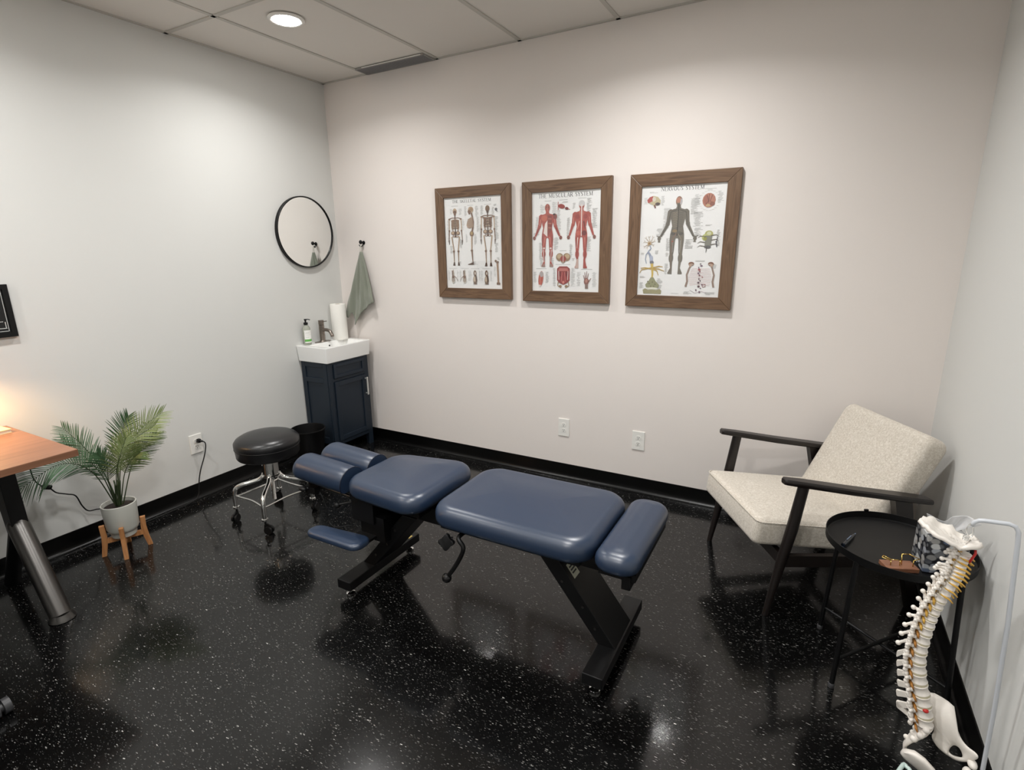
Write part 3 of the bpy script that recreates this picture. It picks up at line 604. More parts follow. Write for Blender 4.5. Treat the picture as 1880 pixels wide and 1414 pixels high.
def towel():
    t = thing('hand_towel', 'sage green hand towel hanging from the black hook', 'towel', (.283, -.03, 1.54))
    m = mat('sage_terry', srgb(134, 138, 125), .95, spec=.1, sheen=.4, bump=(900, .8, .002))
    # left and right outline (x) as the cloth falls, folds as depth waves
    rows = [(0, -.016, .012), (-.05, -.034, .028), (-.12, -.062, .050), (-.2, -.093, .070), (-.28, -.125, .092), (-.35, -.158, .110), (-.39, -.175, .122)]
    b = new_bm(); nu = 36; rings = []
    def low(u):    # ragged lower hem, u 0..1 left to right
        pts = [(0, -.50), (.10, -.52), (.2, -.47), (.33, -.55), (.42, -.57), (.5, -.50), (.62, -.45), (.70, -.44), (.78, -.405), (1, -.382)]
        for (a, z0), (c, z1) in zip(pts, pts[1:]):
            if a <= u <= c: return z0+(z1-z0)*(u-a)/(c-a)
    def edge(z):
        for (z0, l0, r0), (z1, l1, r1) in zip(rows, rows[1:]):
            if z <= z0 and z >= z1:
                k = (z-z0)/(z1-z0); return l0+(l1-l0)*k, r0+(r1-r0)*k
        k = (z+.39)/-.18; return -.175-.045*k, .122-.07*k
    nv = 30; V = []
    for j in range(nv+1):
        row = []
        for i in range(nu+1):
            u = i/nu; z = low(u)*j/nv; l, r = edge(z); x = l+(r-l)*u; k = min(1, -z/.25)
            y = -.004 - .020*k*(.5+.5*sin(u*15+.6*sin(z*9))) - .010*k*(.5+.5*sin(u*31+2+z*12)) - .012*(1-k)*sin(pi*u)
            if u > .62 and z < -.28: y -= .012*min(1, (-.28-z)/.06)
            row.append(b.verts.new((x, y, z)))
        V.append(row)
    for j in range(nv):
        for i in range(nu): b.faces.new((V[j][i], V[j][i+1], V[j+1][i+1], V[j+1][i]))
    o = link('cloth', b, m, t, smooth=True); sd = o.modifiers.new('th', 'SOLIDIFY'); sd.thickness = .004; sd.offset = 0
    b = new_bm(); tube(b, smooth_path([(-.012, -.004, -.004), (-.009, -.006, .03), (-.005, -.002, .052), (.002, -.004, .03), (.006, -.004, -.004)], 5), .0022, 6); link('hanging_loop', b, mat('loop', srgb(196, 194, 184), .8), t, smooth=True)
towel()

# ---------------------------------------------------------------- vanity with sink
VX0, VX1, VY0, VY1 = .012, .292, -.482, -.075
def vanity():
    t = thing('vanity_cabinet', 'navy blue shaker vanity cabinet under the white corner sink', 'cabinet', ((VX0+VX1)/2, (VY0+VY1)/2, 0))
    hx, hy = (VX1-VX0)/2, (VY1-VY0)/2; top = .742; bot = .11
    b = new_bm(); box(b, (-.006, 0, (top+bot)/2), (2*hx-.012, 2*hy-.010, top-bot)); 
    link('body', b, M_cab, t)
    # front face frame, side frame with two recessed panels
    b = new_bm(); x = hx-.006
    for c, s in (((x, -hy+.022, top/2), (.014, .044, top)), ((x, hy-.022, top/2), (.014, .044, top)), ((x, 0, top-.012), (.0138, 2*hy-.088, .024)), ((x, 0, .605), (.0138, 2*hy-.088, .022)), ((x, 0, bot+.0), (.0138, 2*hy-.088, .030))): box(b, c, s, bevel=.0012, seg=1)
    link('face_frame', b, M_cab, t)
    b = new_bm(); y = -hy+.003
    for c, s in (((-hx+.020, y, top/2), (.040, .012, top)), ((hx-.034, y, top/2), (.040, .012, top)), ((-.007, y, top-.018), (2*hx-.094, .0118, .036)), ((-.007, y, .605), (2*hx-.094, .0118, .036)), ((-.007, y, bot+.022), (2*hx-.094, .0118, .050))): box(b, c, s, bevel=.0012, seg=1)
    link('side_frame', b, M_cab, t)
    def shaker(nm, z0, z1, y0, y1, rail=.036):
        b = new_bm(); yc, zc, w, h = (y0+y1)/2, (z0+z1)/2, y1-y0, z1-z0; xx = hx+.004
        for c, s in (((xx, y0+rail/2, zc), (.016, rail, h)), ((xx, y1-rail/2, zc), (.016, rail, h)), ((xx, yc, z1-rail/2), (.0158, w-2*rail, rail)), ((xx, yc, z0+rail/2), (.0158, w-2*rail, rail))): box(b, c, s, bevel=.0015, seg=1)
        box(b, (xx-.004, yc, zc), (.006, w-2*rail+.004, h-2*rail+.004)); return link(nm, b, M_cab, t)
    shaker('drawer_front', .620, .728, -hy+.046, hy-.046, .024)
    d = shaker('door', bot+.018, .592, -hy+.046, hy-.046)
    b = new_bm(); yh = hy-.052; box(b, (hx+.034, yh, .50), (.008, .014, .145), bevel=.002); 
    for z in (.44, .56): box(b, (hx+.021, yh, z), (.022, .008, .008))
    link('handle', b, mat('satin_nickel', srgb(214, 214, 210), .3, metal=.6), d)
    b = new_bm()
    for sx, sy in ((-1, 1), (1, 1), (-1, -1), (1, -1)):
        b2 = new_bm(); x, y = sx*(hx-.022), sy*(hy-.022)
        loft(b2, [[Vector((x+a*w, y+c*w, z)) for a, c in ((-1, -1), (1, -1), (1, 1), (-1, 1))] for z, w in ((0, .015), (.112, .020))]); link('leg', b2, M_cab, t)
    b.free()
vanity()
def sink():
    t = thing('sink', 'white rectangular ceramic basin on top of the navy vanity', 'sink', (.158, -.278, .744))
    hx, hy, h = .157, .228, .118
    b = new_bm(); rings = []
    def ring(x0, x1, y0, y1, R, z):
        cx, cy = (x0+x1)/2, (y0+y1)/2; rings.append([Vector((cx+u, cy+v, z)) for u, v in rrect((x1-x0)/2, (y1-y0)/2, R, 5)])
    ring(-.08, .08, -.12, .12, .02, 0); ring(-hx+.012, hx-.012, -hy+.012, hy-.012, .006, 0); ring(-hx+.006, hx-.008, -hy+.008, hy-.008, .007, .004); ring(-hx, hx, -hy, hy, .008, h-.006); ring(-hx, hx, -hy, hy, .008, h-.003); ring(-hx+.002, hx-.002, -hy+.002, hy-.002, .007, h)
    ix0, ix1, iy0, iy1 = -hx+.085, hx-.012, -hy+.045, hy-.045      # back ledge for the tap
    ring(ix0, ix1, iy0, iy1, .018, h); ring(ix0+.004, ix1-.003, iy0+.004, iy1-.004, .018, h-.004); ring(ix0+.012, ix1-.010, iy0+.025, iy1-.025, .025, h-.060); ring(ix0+.05, ix1-.05, iy0+.10, iy1-.10, .02, h-.072)
    loft(b, rings); link('basin', b, M_white, t, smooth=True, sharp=35)
    b = new_bm(); x = ix0+.008
    loft(b, [[Vector((x+dx, .010+r*cos(2*pi*k/20), h-.030+r*sin(2*pi*k/20))) for k in range(20)] for dx, r in ((-.004, .0065), (.003, .0065), (.003, .001))]); link('overflow_hole', b, mat('hole_dark', srgb(20, 20, 20), .4), t)
    b = new_bm(); lathe(b, [(.018, 0), (.018, .003), (.004, .005)], ((ix0+ix1)/2, 0, h-.073)); link('drain', b, M_chrome, t, smooth=True, sharp=40)
sink()
ST = .862
def faucet():
    M = mat('gunmetal_nickel', srgb(142, 132, 124), .28, metal=1)
    t = thing('faucet', 'brushed nickel single lever faucet on the back ledge of the sink', 'faucet', (.046, -.285, ST))
    b = new_bm(); loft(b, [[Vector((x, y, z)) for x, y in rrect(.024, .072, .022, 6)] for z in (0, .004)]); link('deck_plate', b, M, t)
    b = new_bm(); cyl(b, (0, 0, .003), (0, 0, .010), .025, .0215, 28); cyl(b, (0, 0, .010), (0, 0, .132), .0205, n=28); link('column', b, M, t, smooth=True, sharp=40)
    b = new_bm(); tube(b, smooth_path([(.010, 0, .092), (.05, 0, .096), (.085, 0, .088), (.106, 0, .062), (.110, 0, .046)], 6), .0125, 16); link('spout', b, M, t, smooth=True, sharp=50)
    b = new_bm(); cyl(b, (0, 0, .134), (0, 0, .168), .0210, n=28); cyl(b, (.012, 0, .158), (.055, .006, .163), .0035, n=10); link('lever', b, M, t, smooth=True, sharp=40)
faucet()
def soap():
    t = thing('soap_bottle', 'clear hand soap pump bottle on the left end of the sink ledge', 'soap dispenser', (.046, -.432, ST))
    g = mat('clear_soap', srgb(226, 230, 216), .08, trans=.75, ior=1.35)
    b = new_bm(); lathe(b, [(.025, 0), (.029, .004), (.029, .118), (.027, .130), (.016, .146), (.012, .150), (.012, .156)], n=28); link('bottle', b, g, t, smooth=True, sharp=50)
    def lab(nm, z0, z1, m, a0=-75, a1=50, r=.0297):
        b = new_bm(); P = []
        for z in (z0, z1):
            for rr in (r, r+.0004): P.append([b.verts.new((rr*cos(radians(a0+(a1-a0)*k/12)), rr*sin(radians(a0+(a1-a0)*k/12)), z)) for k in range(13)])
        for k in range(12): b.faces.new((P[1][k], P[1][k+1], P[3][k+1], P[3][k])); b.faces.new((P[0][k], P[2][k], P[2][k+1], P[0][k+1]))
        return link(nm, b, m, t, smooth=True)
    lab('label', .018, .112, mat('label_white', srgb(240, 240, 236), .4)); lab('label_band', .026, .044, mat('label_green', srgb(96, 168, 78), .4), r=.0302)
    b = new_bm()
    for z, a0, a1 in ((.096, -45, 10), (.088, -50, 5), (.076, -40, 20), (.060, -48, 0)):
        for k in range(5):
            a = radians(a0+(a1-a0)*k/5); box(b, (.0305*cos(a), .0305*sin(a), z), (.0006, .002, .004), rot=Matrix.Rotation(a, 3, 'Z'))
    link('label_print', b, mat('label_grey', srgb(150, 156, 146), .5), t)
    b = new_bm(); cyl(b, (0, 0, .152), (0, 0, .168), .0155, n=20); cyl(b, (0, 0, .168), (0, 0, .184), .006, n=12); cyl(b, (0, 0, .184), (0, 0, .194), .010, n=16); tube(b, smooth_path([(0, 0, .190), (.014, .010, .191), (.028, .020, .187)], 4), .0035, 8); link('pump', b, M_rubber, t, smooth=True, sharp=40)
soap()
def roll():
    t = thing('paper_towel_roll', 'white paper towel roll standing at the right end of the sink', 'paper towel', (.075, -.128, ST))
    m = mat('paper', srgb(236, 234, 228), .95, spec=.05, bump=(140, .5, .002))
    b = new_bm(); loft(b, [[Vector((r*cos(2*pi*k/40), r*sin(2*pi*k/40), z)) for k in range(40)] for r, z in ((.020, .002), (.058, .0), (.060, .004), (.0605, .14), (.060, .276), (.058, .28), (.020, .28))], cap=False, closed=True); link('paper', b, m, t, smooth=True, sharp=40)
    b = new_bm(); loft(b, [[Vector((r*cos(2*pi*k/24), r*sin(2*pi*k/24), z)) for k in range(24)] for r, z in ((.020, .003), (.020, .279), (.0185, .279), (.0185, .003))], cap=False, closed=True); link('core', b, mat('cardboard', srgb(150, 124, 96), .9), t, smooth=True, sharp=40)
roll()
def bin_():
    t = thing('wastebasket', 'black plastic wastebasket on the floor between stool and vanity', 'wastebasket', (.215, -.655, 0))
    b = new_bm(); loft(b, [[Vector((r*cos(2*pi*k/36), r*sin(2*pi*k/36), z)) for k in range(36)] for r, z in ((.088, 0), (.118, .272), (.122, .276), (.124, .282), (.122, .288), (.117, .286), (.114, .27), (.084, .006), (.01, .006))]); link('bucket', b, mat('bin_black', srgb(5, 5, 6), .45, spec=.3), t, smooth=True, sharp=45)
bin_()

# ---------------------------------------------------------------- outlets and cable
def outlet(label, loc, rz, plug=False):
    t = thing('wall_outlet', label, 'wall outlet', loc, rz)          # local: faces -y
    b = new_bm(); box(b, (0, -.003, 0), (.0795, .006, .124), bevel=.0018, seg=2); link('cover_plate', b, M_whitepl, t)
    sl = mat('slot_dark', srgb(40, 38, 36), .5)
    for sz in (1, -1):
        b = new_bm(); pts = [(.0165*cos(a), .0145*sin(a)) for a in [2*pi*k/24 for k in range(24)]]; pts = [(max(-.015, min(.015, u)), v) for u, v in pts]
        prism(b, pts, -.006, -.0078, lambda u, v, w: (u, w, v+sz*.0195)); rc = link('receptacle', b, M_whitepl, t)
        b = new_bm(); box(b, (-.0055, -.0079, sz*.0195+.004), (.002, .0008, .008)); box(b, (.0055, -.0079, sz*.0195+.004), (.0026, .0008, .007)); cyl(b, (0, -.0075, sz*.0195-.0065), (0, -.0084, sz*.0195-.0065), .0027, n=10); link('slots', b, sl, rc)
    b = new_bm(); cyl(b, (0, -.0058, 0), (0, -.0072, 0), .003, n=12); link('screw', b, M_whitepl, t)
    return t
outlet('white wall outlet on the back wall, under the muscular system poster', (1.978, 0, .362), 0)
outlet('white wall outlet on the back wall, under the nervous system poster', (2.493, 0, .351), 0)
outlet('white wall outlet on the left wall with a black cord plugged in', (0, -1.352, .361), radians(90))
t = thing('power_cord', 'black power cord plugged into the left wall outlet and trailing behind the plant', 'power cord', (.012, -1.347, .384))
b = new_bm(); box(b, (.016, 0, 0), (.026, .022, .026), bevel=.006); cyl(b, (.028, .002, 0), (.040, .012, -.004), .008, .005, 10); link('plug', b, M_rubber, t, smooth=True, sharp=45)
b = new_bm()
cp = [(.036, .010, -.002), (.044, .022, -.018), (.040, .020, -.06), (.034, .002, -.12), (.028, -.022, -.18), (.024, -.040, -.24), (.022, -.050, -.30), (.024, -.062, -.345), (.030, -.10, -.372), (.034, -.25, -.378), (.035, -.42, -.378), (.04, -.50, -.370), (.035, -.52, -.30), (.030, -.555, -.225), (.026, -.605, -.200), (.022, -.650, -.190), (.020, -.672, -.150), (.020, -.690, -.085), (.020, -.725, -.060), (.020, -.765, -.035), (.024, -.785, -.005)]
tube(b, smooth_path(cp, 6), .0034, 8); link('cable', b, M_rubber, t, smooth=True)
b = new_bm(); box(b, (.024, -.80, .012), (.022, .042, .024), rot=Matrix.Rotation(radians(-25), 3, 'X'), bevel=.006); link('power_adapter', b, M_rubber, t, smooth=True, sharp=45)
b = new_bm(); tube(b, smooth_path([(.028, -.82, .025), (.05, -.85, .08), (.12, -.88, .20), (.16, -.92, .33)], 6), .003, 8); link('cable', b, M_rubber, t, smooth=True)

# ---------------------------------------------------------------- stool
def stool():
    t = thing('rolling_stool', 'round black vinyl rolling stool with chrome legs beside the head cushions', 'stool', (.665, -1.316, 0))
    b = new_bm(); R = .178
    lathe(b, [(.02, .392), (R-.022, .392), (R-.012, .396), (R-.006, .404), (R-.002, .452), (R+.001, .470), (R, .488), (R-.012, .504), (R-.035, .517), (R-.08, .526), (.03, .531), (.005, .5312)], n=64); s = link('seat', b, M_blackvinyl, t, smooth=True, sharp=60)
    b = new_bm(); tube(b, [(cos(a)*(R-.002), sin(a)*(R-.002), .456) for a in [2*pi*k/64 for k in range(64)]], .0028, 6, closed=True); link('piping', b, M_rubber, s, smooth=True)
    b = new_bm(); cyl(b, (0, 0, .376), (0, 0, .394), .070, n=32); link('swivel_plate', b, M_rubber, t, smooth=True, sharp=40)
    b = new_bm(); lathe(b, [(.050, .262), (.054, .265), (.054, .271), (.046, .274), (.045, .368), (.049, .372), (.049, .380), (.030, .382)], n=32); link('hub', b, M_chrome, t, smooth=True, sharp=40)
    b = new_bm(); pts = [(0, 0, .30), (0, 0, .13)]
    rings = []
    for k in range(60):
        z = .262-.152*k/59; r = .0105+(.0015 if k % 2 else 0); rings.append([Vector((r*cos(a), r*sin(a), z)) for a in [2*pi*q/14 for q in range(14)]])
    loft(b, rings); link('screw_shaft', b, M_chrome, t)
    Rl = .215; A = [radians(a) for a in (-137, -52, 43, 135)]
    for a in A:
        d = Vector((cos(a), sin(a), 0)); L = t
        b = new_bm(); P = [d*.040+Vector((0, 0, .278)), d*.048+Vector((0, 0, .262)), d*.072+Vector((0, 0, .243)), d*.12+Vector((0, 0, .230)), d*.168+Vector((0, 0, .220)), d*.200+Vector((0, 0, .203)), d*.213+Vector((0, 0, .170)), d*Rl+Vector((0, 0, .12)), d*Rl+Vector((0, 0, .082))]
        tube(b, smooth_path(P, 6), .0125, 14); lg = link('leg', b, M_chrome, t, smooth=True)
        b = new_bm(); lathe(b, [(.014, .078), (.018, .080), (.018, .090), (.013, .092)], d*Rl, 20); link('ferrule', b, M_chrome, lg, smooth=True, sharp=40)
        rz = Matrix.Rotation(a+radians(70), 3, 'Z'); off = d*Rl
        cs = link('caster', new_bm(), M_rubber, lg)
        b = new_bm(); ax = rz @ Vector((0, 1, 0)); back = rz @ Vector((.018, 0, 0)); c = off+back+Vector((0, 0, .0235))
        for s_ in (-1, 1): cyl(b, c+ax*s_*.005, c+ax*s_*.016, .0235, n=24)
        prism(b, [(-.022, .018), (-.018, .052), (.0, .062), (.022, .050), (.026, .034), (.005, .030)], -.004, .004, lambda u, v, w: off+back+rz @ Vector((u-.008, w, v)))
        cyl(b, off+Vector((0, 0, .055)), off+Vector((0, 0, .084)), .006, n=10)
        bmesh.ops.recalc_face_normals(b, faces=b.faces); b.to_mesh(cs.data); b.free()
        for p in cs.data.polygons: p.use_smooth = True
        cs.data.set_sharp_from_angle(angle=radians(40))
    b = new_bm(); pts = []
    for i, a in enumerate(A):
        p = Vector((cos(a), sin(a), 0))*(Rl-.012)+Vector((0, 0, .155)); pts.append(p)
    for i in range(4):
        p, q = pts[i], pts[(i+1) % 4]; e = (q-p).normalized()
        mid = (p+q)/2
        tube(b, smooth_path([p, p+(q-p)*.08-mid.normalized()*.004, p+(q-p)*.5-Vector((mid.x, mid.y, 0)).normalized()*.012, p+(q-p)*.92-mid.normalized()*.004, q], 5), .0055, 8)
    link('brace_ring', b, M_chrome, t, smooth=True)
stool()

# ---------------------------------------------------------------- treatment table
def table():
    Y0 = -1.435
    t = thing('treatment_table', 'navy blue chiropractic treatment table on black steel base', 'treatment table', (2.2, Y0, 0))
    ox = 2.2
    X = lambda x: x-ox; Yl = lambda y: y-Y0
    def pad(nm, xc, yc, hx, hy, R, z0, z1, **k):
        rot = k.pop('rot', None); b = new_bm(); cushion(b, hx, hy, R, z0, z1, **k); o = link(nm, b, M_navy, t, smooth=True)
        M = Matrix.Translation((X(xc), Yl(yc), 0))
        if rot: M = M @ rot
        o.data.transform(M); return o
    # pelvic and chest cushions
    pad('pelvic_cushion', 2.452, -1.432, .345, .248, .100, .476, .566, er=.046, crown=.016)
    pad('chest_cushion', 1.816, -1.432, .232, .248, .105, .472, .558, er=.045, crown=.018, taper=.22, rot=Matrix.Translation((0, 0, .518)) @ Matrix.Rotation(radians(-1.6), 4, 'Y') @ Matrix.Translation((0, 0, -.518)))
    pad('foot_cushion', 2.882, -1.432, .078, .252, .060, .486, .558, er=.040, crown=.010)
    # head cushions: half-round bolsters with a piped end face
    for yc in (-1.532, -1.358):
        b = new_bm(); n = 20; rings = []
        def sec(x, sy, sz):
            pts = []
            for k in range(n+1):
                a = pi*k/n; pts.append(Vector((x, -.076*sy*cos(a), .495+.082*sz*(sin(a)**.8))))
            pts += [Vector((x, .070*sy, .495-.020*sz)), Vector((x, .050*sy, .495-.032*sz)), Vector((x, -.050*sy, .495-.032*sz)), Vector((x, -.070*sy, .495-.020*sz))]
            return pts
        for q in (0, .12, .3, .5, .7, .88, 1): 
            k = sin(pi/2*q); rings.append(sec(-.185+.055*(1-cos(pi/2*q)), .55+.45*k, .30+.70*k))
        for x, s_ in ((-.05, 1.0), (.05, 1.0), (.11, .99), (.156, .97), (.160, .955)): rings.append(sec(x, s_, s_))
        loft(b, rings); o = link('head_cushion', b, M_navy, t, smooth=True, sharp=50); HT = Matrix.Translation((X(1.400), Yl(yc), 0)) @ Matrix.Translation((0, 0, .50)) @ Matrix.Rotation(radians(3.2), 4, 'Y') @ Matrix.Translation((0, 0, -.503)); o.data.transform(HT)
        b = new_bm(); pr = [v+Vector((.0012, 0, 0)) for v in sec(.156, .975, .975)]; tube(b, pr, .003, 6, closed=True); pp = link('piping', b, mat('dark_navy_piping', srgb(20, 27, 44), .4), o, smooth=True); pp.data.transform(HT)
    # arm rest
    b = new_bm(); cushion(b, .158, .058, .045, -.014, .013, er=.013, crown=.006, taper=.25); o = link('arm_rest', b, M_navy, t, smooth=True)
    o.data.transform(Matrix.Translation((X(1.615), Yl(-1.70), .305)) @ Matrix.Rotation(radians(-3), 4, 'X') @ Matrix.Rotation(radians(3), 4, 'Z'))
    # undersides / frames
    b = new_bm()
    box(b, (X(2.445), Yl(-1.432), .466), (.60, .40, .024)); box(b, (X(1.81), Yl(-1.432), .460), (.40, .34, .028)); box(b, (X(2.885), Yl(-1.432), .474), (.13, .42, .028)); box(b, (X(2.86), Yl(-1.22), .45), (.04, .02, .06)); box(b, (X(2.92), Yl(-1.62), .455), (.03, .06, .05))
    box(b, (X(2.25), Yl(-1.432), .418), (1.26, .17, .075), bevel=.004, seg=1); link('deck_frame', b, M_black, t)
    # posts lean in from the base beams
    for sgn, xb, xt, nm in ((1, 1.633, 1.905, 'post'), (-1, 2.830, 2.585, 'post')):
        b = new_bm(); hw = .036; y0, y1 = Yl(-1.545), Yl(-1.355)
        zt = .40
        pts = [(X(xb)-hw, .085), (X(xb)+hw, .085), (X(xt)+hw*1.1, zt), (X(xt)-hw*1.1, zt)]
        prism(b, pts, y0, y1, lambda u, v, w: (u, w, v), bevel=.003); po = link(nm, b, M_black, t)
        for k, (f, dx) in enumerate(((.2, 0), (.45, .01), (.72, -.01))):
            b = new_bm(); x = X(xb)+(X(xt)-X(xb))*f+dx; cyl(b, (x, y0-.0005, .09+(zt-.09)*f), (x, y0-.004, .09+(zt-.09)*f), .0055, n=10)
            link('bolt', b, M_steel, po, smooth=True, sharp=40)
        b = new_bm(); bx = X(xb); box(b, (bx, Yl(-1.457), .0675), (.078, .500, .045), bevel=.003); bm_ = link('base_beam', b, M_black, t)
        for y in (-1.67, -1.245):
            b = new_bm(); lathe(b, [(.018, 0), (.020, .003), (.020, .010), (.012, .014), (.007, .016), (.007, .046)], (bx, Yl(y), 0), 20); link('leveling_foot', b, M_chrome, bm_, smooth=True, sharp=40)
    # gold rating plate on the rear end of the head base beam
    b = new_bm(); box(b, (X(1.638), Yl(-1.262), .0906), (.046, .030, .0012)); link('rating_plate', b, mat('gold_label', srgb(196, 170, 96), .5), t)
    # head carriage box and rods
    b = new_bm(); box(b, (X(1.675), Yl(-1.46), .395), (.13, .27, .10)); box(b, (X(1.72), Yl(-1.46), .32), (.14, .25, .12)); link('head_carriage', b, M_black, t)
    b = new_bm()
    for y in (-1.55, -1.38): cyl(b, (X(1.32), Yl(y), .440), (X(1.66), Yl(y), .420), .008, n=12)
    link('head_rod', b, M_steel, t, smooth=True, sharp=40)
    b = new_bm(); box(b, (X(1.40), Yl(-1.532), .452), (.22, .06, .022)); box(b, (X(1.40), Yl(-1.358), .452), (.22, .06, .022)); box(b, (X(1.34), Yl(-1.44), .437), (.05, .25, .025)); box(b, (X(1.33), Yl(-1.575), .425), (.07, .03, .035)); link('head_bracket', b, M_black, t)
    b = new_bm(); sphere(b, (X(1.30), Yl(-1.605), .432), .016, (1.5, 1, .8)); cyl(b, (X(1.30), Yl(-1.60), .432), (X(1.34), Yl(-1.57), .43), .006); cyl(b, (X(1.53), Yl(-1.60), .398), (X(1.60), Yl(-1.57), .418), .006); sphere(b, (X(1.525), Yl(-1.603), .396), .015); link('adjuster_lever', b, M_rubber, t, smooth=True, sharp=60)
    b = new_bm(); tube(b, smooth_path([(X(1.40), Yl(-1.59), .43), (X(1.425), Yl(-1.60), .415), (X(1.445), Yl(-1.60), .36), (X(1.452), Yl(-1.60), .30), (X(1.49), Yl(-1.60), .275), (X(1.56), Yl(-1.56), .28)], 6), .0022, 6); link('release_cable', b, M_rubber, t, smooth=True)
    b = new_bm(); box(b, (X(1.69), Yl(-1.63), .280), (.10, .14, .012)); link('arm_rest_bracket', b, M_black, t)
    # crank lever and star knob below the pelvic cushion
    b = new_bm(); yk = Yl(-1.675); tube(b, smooth_path([(X(2.262), Yl(-1.60), .462), (X(2.262), yk, .462), (X(2.290), yk-.012, .436), (X(2.284), yk-.016, .402), (X(2.250), yk-.016, .340), (X(2.215), yk-.016, .288)], 6), .009, 10, radii=None); lv = link('drop_lever', b, M_black, t, smooth=True)
    b = new_bm(); sphere(b, (X(2.208), yk-.016, .278), .020, seg=20); link('ball_grip', b, mat('gloss_black', srgb(14, 14, 15), .12), lv, smooth=True)
    b = new_bm(); pts = [((.027+.006*cos(4*a))*cos(a), (.027+.006*cos(4*a))*sin(a)) for a in [2*pi*k/40 for k in range(40)]]
    Mk = Matrix.Translation((X(2.216), yk-.012, .440)) @ Matrix.Rotation(radians(14), 4, 'Z') @ Matrix.Rotation(radians(-14), 4, 'X')
    prism(b, pts, 0, .020, lambda u, v, w: Mk @ Vector((u, -w, v)), bevel=.002); kn = link('star_knob', b, M_rubber, t, smooth=True, sharp=50)
    b = new_bm(); cyl(b, Mk @ Vector((0, 0, 0)), Mk @ Vector((0, .05, 0)), .005, n=10); link('knob_shaft', b, M_chrome, kn, smooth=True, sharp=40)
    # warning label high on the foot post
    b = new_bm(); rot = Matrix.Rotation(radians(-37.9), 3, 'Y'); c = Vector((X(2.666)+.0006, Yl(-1.495), .345)); box(b, c, (.0012, .050, .060), rot=rot); wl = link('warning_label', b, mat('label_cream', srgb(206, 206, 186), .5), t)
    b = new_bm(); rx = rot @ Vector((1, 0, 0)); 
    for k in range(3): box(b, c+rx*.001+(rot @ Vector((0, 0, .014-.012*k))), (.0008, .034, .006), rot=rot)
    link('label_print', b, mat('label_ink', srgb(40, 42, 40), .5), wl)
    return t
TT = table()

# ---------------------------------------------------------------- lounge chair
def chair():
    ang = radians(31); t = thing('lounge_chair', 'oatmeal fabric lounge chair with dark wood arms in the back right corner', 'armchair', (3.1745, -.6742, 0), ang)
    # local: +x to the back, -y toward the right/near arm
    def P(x, z, y): return (x, y, z)
    for sy, hy in ((-1, .305), (1, .305)):
        y = -hy if sy < 0 else hy
        b = new_bm()
        # arm: flat tapered bar sloping down to the back
        L = [(.012, .622, .014, .010), (.020, .623, .021, .012), (.10, .609, .026, .013), (.30, .572, .029, .013), (.50, .540, .032, .012), (.62, .520, .030, .011), (.635, .517, .026, .010)]
        loft(b, [[Vector((x, y+sx*w, z+sz*h)) for sx, sz in ((-1, -.5), (-.8, -1), (.8, -1), (1, -.5), (1, .5), (.8, 1), (-.8, 1), (-1, .5))] for x, z, w, h in L]); link('arm', b, M_darkwood, t, smooth=True, sharp=40)
        b = new_bm(); n = 14
        loft(b, [[Vector((x+r*cos(2*pi*k/n), y+r*.85*sin(2*pi*k/n), z)) for k in range(n)] for x, z, r in ((.000, 0, .0125), (.045, .26, .022), (.072, .40, .0245), (.10, .60, .0225))]); link('leg', b, M_darkwood, t, smooth=True, sharp=50)
        b = new_bm()
        loft(b, [[Vector((x+a*w, y+c*.017, z)) for a, c in ((-1, -1), (1, -1), (1, 1), (-1, 1))] for x, z, w in ((.515, .530, .036), (.540, .42, .034), (.575, .28, .030), (.64, .0, .014))]); link('leg', b, M_darkwood, t)
        b = new_bm(); loft(b, [[Vector((x, y+c*.012, z+a*.026)) for a, c in ((-1, -1), (1, -1), (1, 1), (-1, 1))] for x, z in ((.05, .262), (.57, .240))]); link('side_rail', b, M_darkwood, t)
    b = new_bm(); box(b, (.05, 0, .262), (.024, .60, .05)); box(b, (.55, 0, .262), (.024, .60, .05)); link('cross_rail', b, M_darkwood, t)
    hw = .272
    # seat cushion, wedge sloping to the back
    b = new_bm(); cushion(b, .27, hw, .03, -.062, .060, er=.030, crown=.014, er0=.022)
    o = link('seat_cushion', b, M_fabric, t, smooth=True); o.data.transform(Matrix.Translation((.208, 0, .347)) @ Matrix.Rotation(radians(6.5), 4, 'Y'))
    sc_ = o
    b = new_bm(); pts = [Vector((x, y, .046)) for x, y in rrect(.2705, hw+.0005, .03, 8)]; tube(b, pts, .0028, 6, closed=True); s = link('seam', b, M_fabric, sc_, smooth=True); s.data.transform(Matrix.Translation((.208, 0, .347)) @ Matrix.Rotation(radians(6.5), 4, 'Y'))
    # back cushion reclined about 25 degrees
    b = new_bm(); cushion(b, .250, hw, .045, -.058, .058, er=.034, crown=.012, er0=.034)
    o = link('back_cushion', b, M_fabric, t, smooth=True)
    M = Matrix.Translation((.572, 0, .535)) @ Matrix.Rotation(radians(25.5), 4, 'Y') @ Matrix.Rotation(radians(-90), 4, 'Y')
    o.data.transform(M)
    b = new_bm()
    for x in (-.15, 0, .12): tube(b, [M @ Vector((x, -hw+.05, -.068)), M @ Vector((x, hw-.05, -.068))], .010, 8)
    link('back_slat', b, M_darkwood, t, smooth=True)
chair()

